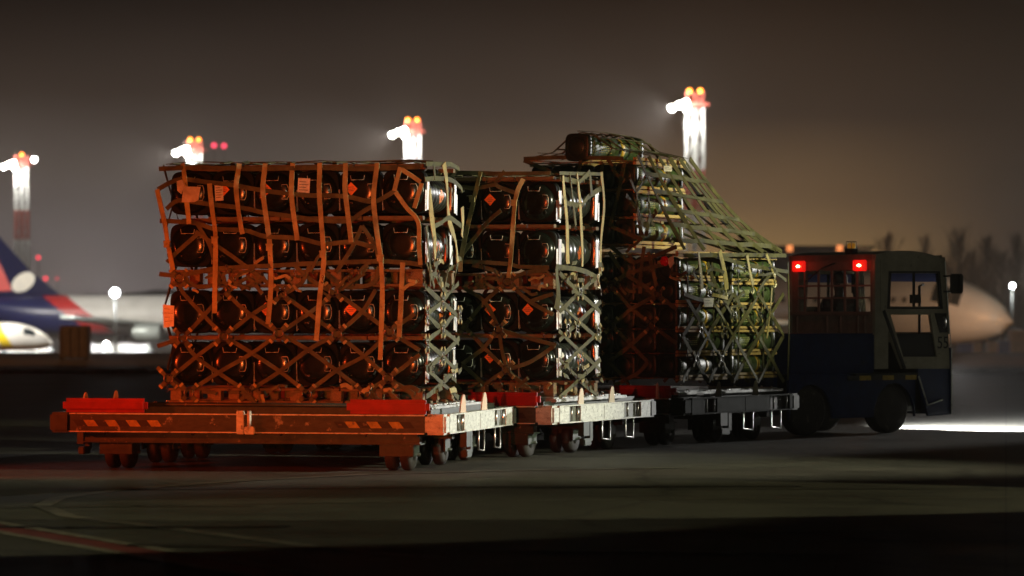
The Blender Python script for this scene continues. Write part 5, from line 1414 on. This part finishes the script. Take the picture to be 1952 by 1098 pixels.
# terminal building behind the tug
Yb = 430; sb = F/Yb
x0, x1 = (1442-976)/sb, (1662-976)/sb
t = thing('terminal_building', 'long low dark building behind the tug with two orange lamps', 'building', ((x0+x1)/2, Yb, -2)); W = (x1-x0)/2; h = H+(HOR-473)/sb+2
dkb = mat('dark_facade', (.035, .032, .032), .8, 0, .3, .6, 0)
b = MB(); b.box((-W, 0, 0), (W, 14, h)); b.build('wall', dkb, t); b = MB(); b.box((-W-.4, -.4, h), (W+.4, 14.4, h+.3)); b.build('roof', dkb, t)
b = MB()
for i in range(9):
    for k in range(2): b.box((-W+1+i*(2*W-2)/9, -.04, 1.5+k*4), (-W+1+(i+.6)*(2*W-2)/9, -.01, 3.6+k*4))
b.build('windows', mat('dark_window', (.03, .035, .045), .2), t)
for px in (1505, 1600):
    b = MB(); b.box(((px-976)/sb-(x0+x1)/2-.35, -.5, h-.4), ((px-976)/sb-(x0+x1)/2+.35, -.1, h+.35)); b.build('wall_lamp', mat('sodium_glow', (1, .4, .1), .4, emit=(1, .30, .09), estr=1.4), t)
# trees: bare winter poplars
bark = mat('bark', (.05, .04, .032), .9, 0, .3, 1, 0)
def bare_tree(px, ytop, Y, wpx, label, seed, m=bark):
    rnd = random.Random(seed); x = (px-976)/F*Y; hgt = H+(HOR-ytop)*Y/F+2; wd = wpx*Y/F/2
    t = thing('bare_tree', label, 'tree', (x, Y, -2), 0, 'bare trees behind the aircraft')
    b = MB(); top = Vector((rnd.uniform(-.3, .3), 0, hgt*.96)); b.tube([(0, 0, 0), (.1, 0, hgt*.4), top], [.28, .18, .04], 6); b.build('trunk', m, t)
    b = MB()
    for i in range(95):
        f = rnd.uniform(.12, .97); a = rnd.uniform(0, 2*pi); z = hgt*f; L = wd*1.1*(sin(pi*min(1, f*.85+.12))**.7)*rnd.uniform(.5, 1.1)
        p0 = Vector((0, 0, z)); p1 = p0+Vector((cos(a)*L*.5, sin(a)*L*.5, L*.7)); p2 = p0+Vector((cos(a)*L, sin(a)*L, L*1.7))
        b.tube([p0, p1, p2], [.07, .05, .015], 4, False)
        for k in range(5):
            g_ = rnd.uniform(.3, 1); q = p0.lerp(p2, g_); d = Vector((rnd.uniform(-1, 1), rnd.uniform(-1, 1), rnd.uniform(.4, 1.6)))*L*.45
            b.tube([q, q+d*.5, q+d+Vector((0, 0, .2*L))], [.03, .022, .01], 3, False)
    b.build('crown', m, t)
tl_ = [(1418, 432, 470, 34, 'slim bare tree above the net slope, left of the dark building'), (1690, 452, 440, 60, 'broad bare tree right behind the tug roof'), (1762, 452, 450, 44, 'slim bare tree above the cab roof'), (1828, 446, 430, 66, 'tall bare tree just right of the tug mirror'), (1880, 452, 440, 50, 'bare tree between the tall one and the right edge'), (1940, 450, 430, 50, 'bare tree at the right edge of the photo'), (1855, 490, 470, 60, 'low bushy bare tree above the aircraft cockpit'), (1910, 488, 460, 60, 'low bushy bare tree near the white lamp')]
for i, a in enumerate(tl_): bare_tree(*a, seed=i+3)
# far treeline
b = MB(); N = 240; r = []
for i in range(N):
    x = -190+380*i/(N-1); hh = (5.8 if x < 0 else 6.6)+2.4*noise.noise(Vector((x*.05, 0, 0)))+1.6*noise.noise(Vector((x*.3, 4, 0)))
    r.append([(x, 700, -2.1), (x, 702, hh*.7), (x, 705+noise.noise(Vector((x, 0, 0))), hh), (x, 712, -2.1)])
b.add([p for q in r for p in q], [(i*4+k, (i+1)*4+k, (i+1)*4+k+1, i*4+k+1) for i in range(N-1) for k in range(3)], True)
tag(b.build('far_woods', mat('woods', (.045, .038, .03), .9, 0, .4, .3, 0)), 'distant dark woods along the horizon', None, None, 'stuff')

# ---------------------------------------------------------------- haze
m = bpy.data.materials.new('haze'); m.use_nodes = True; t = m.node_tree; t.nodes.clear()
o_ = t.nodes.new('ShaderNodeOutputMaterial'); v = t.nodes.new('ShaderNodeVolumePrincipled')
v.inputs['Color'].default_value = (.92, .86, .80, 1); v.inputs['Density'].default_value = .00055; v.inputs['Anisotropy'].default_value = .35
t.links.new(v.outputs[0], o_.inputs['Volume'])
b = MB(); b.box((-470, -13, -3.1), (470, 1200, 42)); o = b.build('haze', m); tag(o, 'thin night mist over the airfield', None, None, 'stuff')
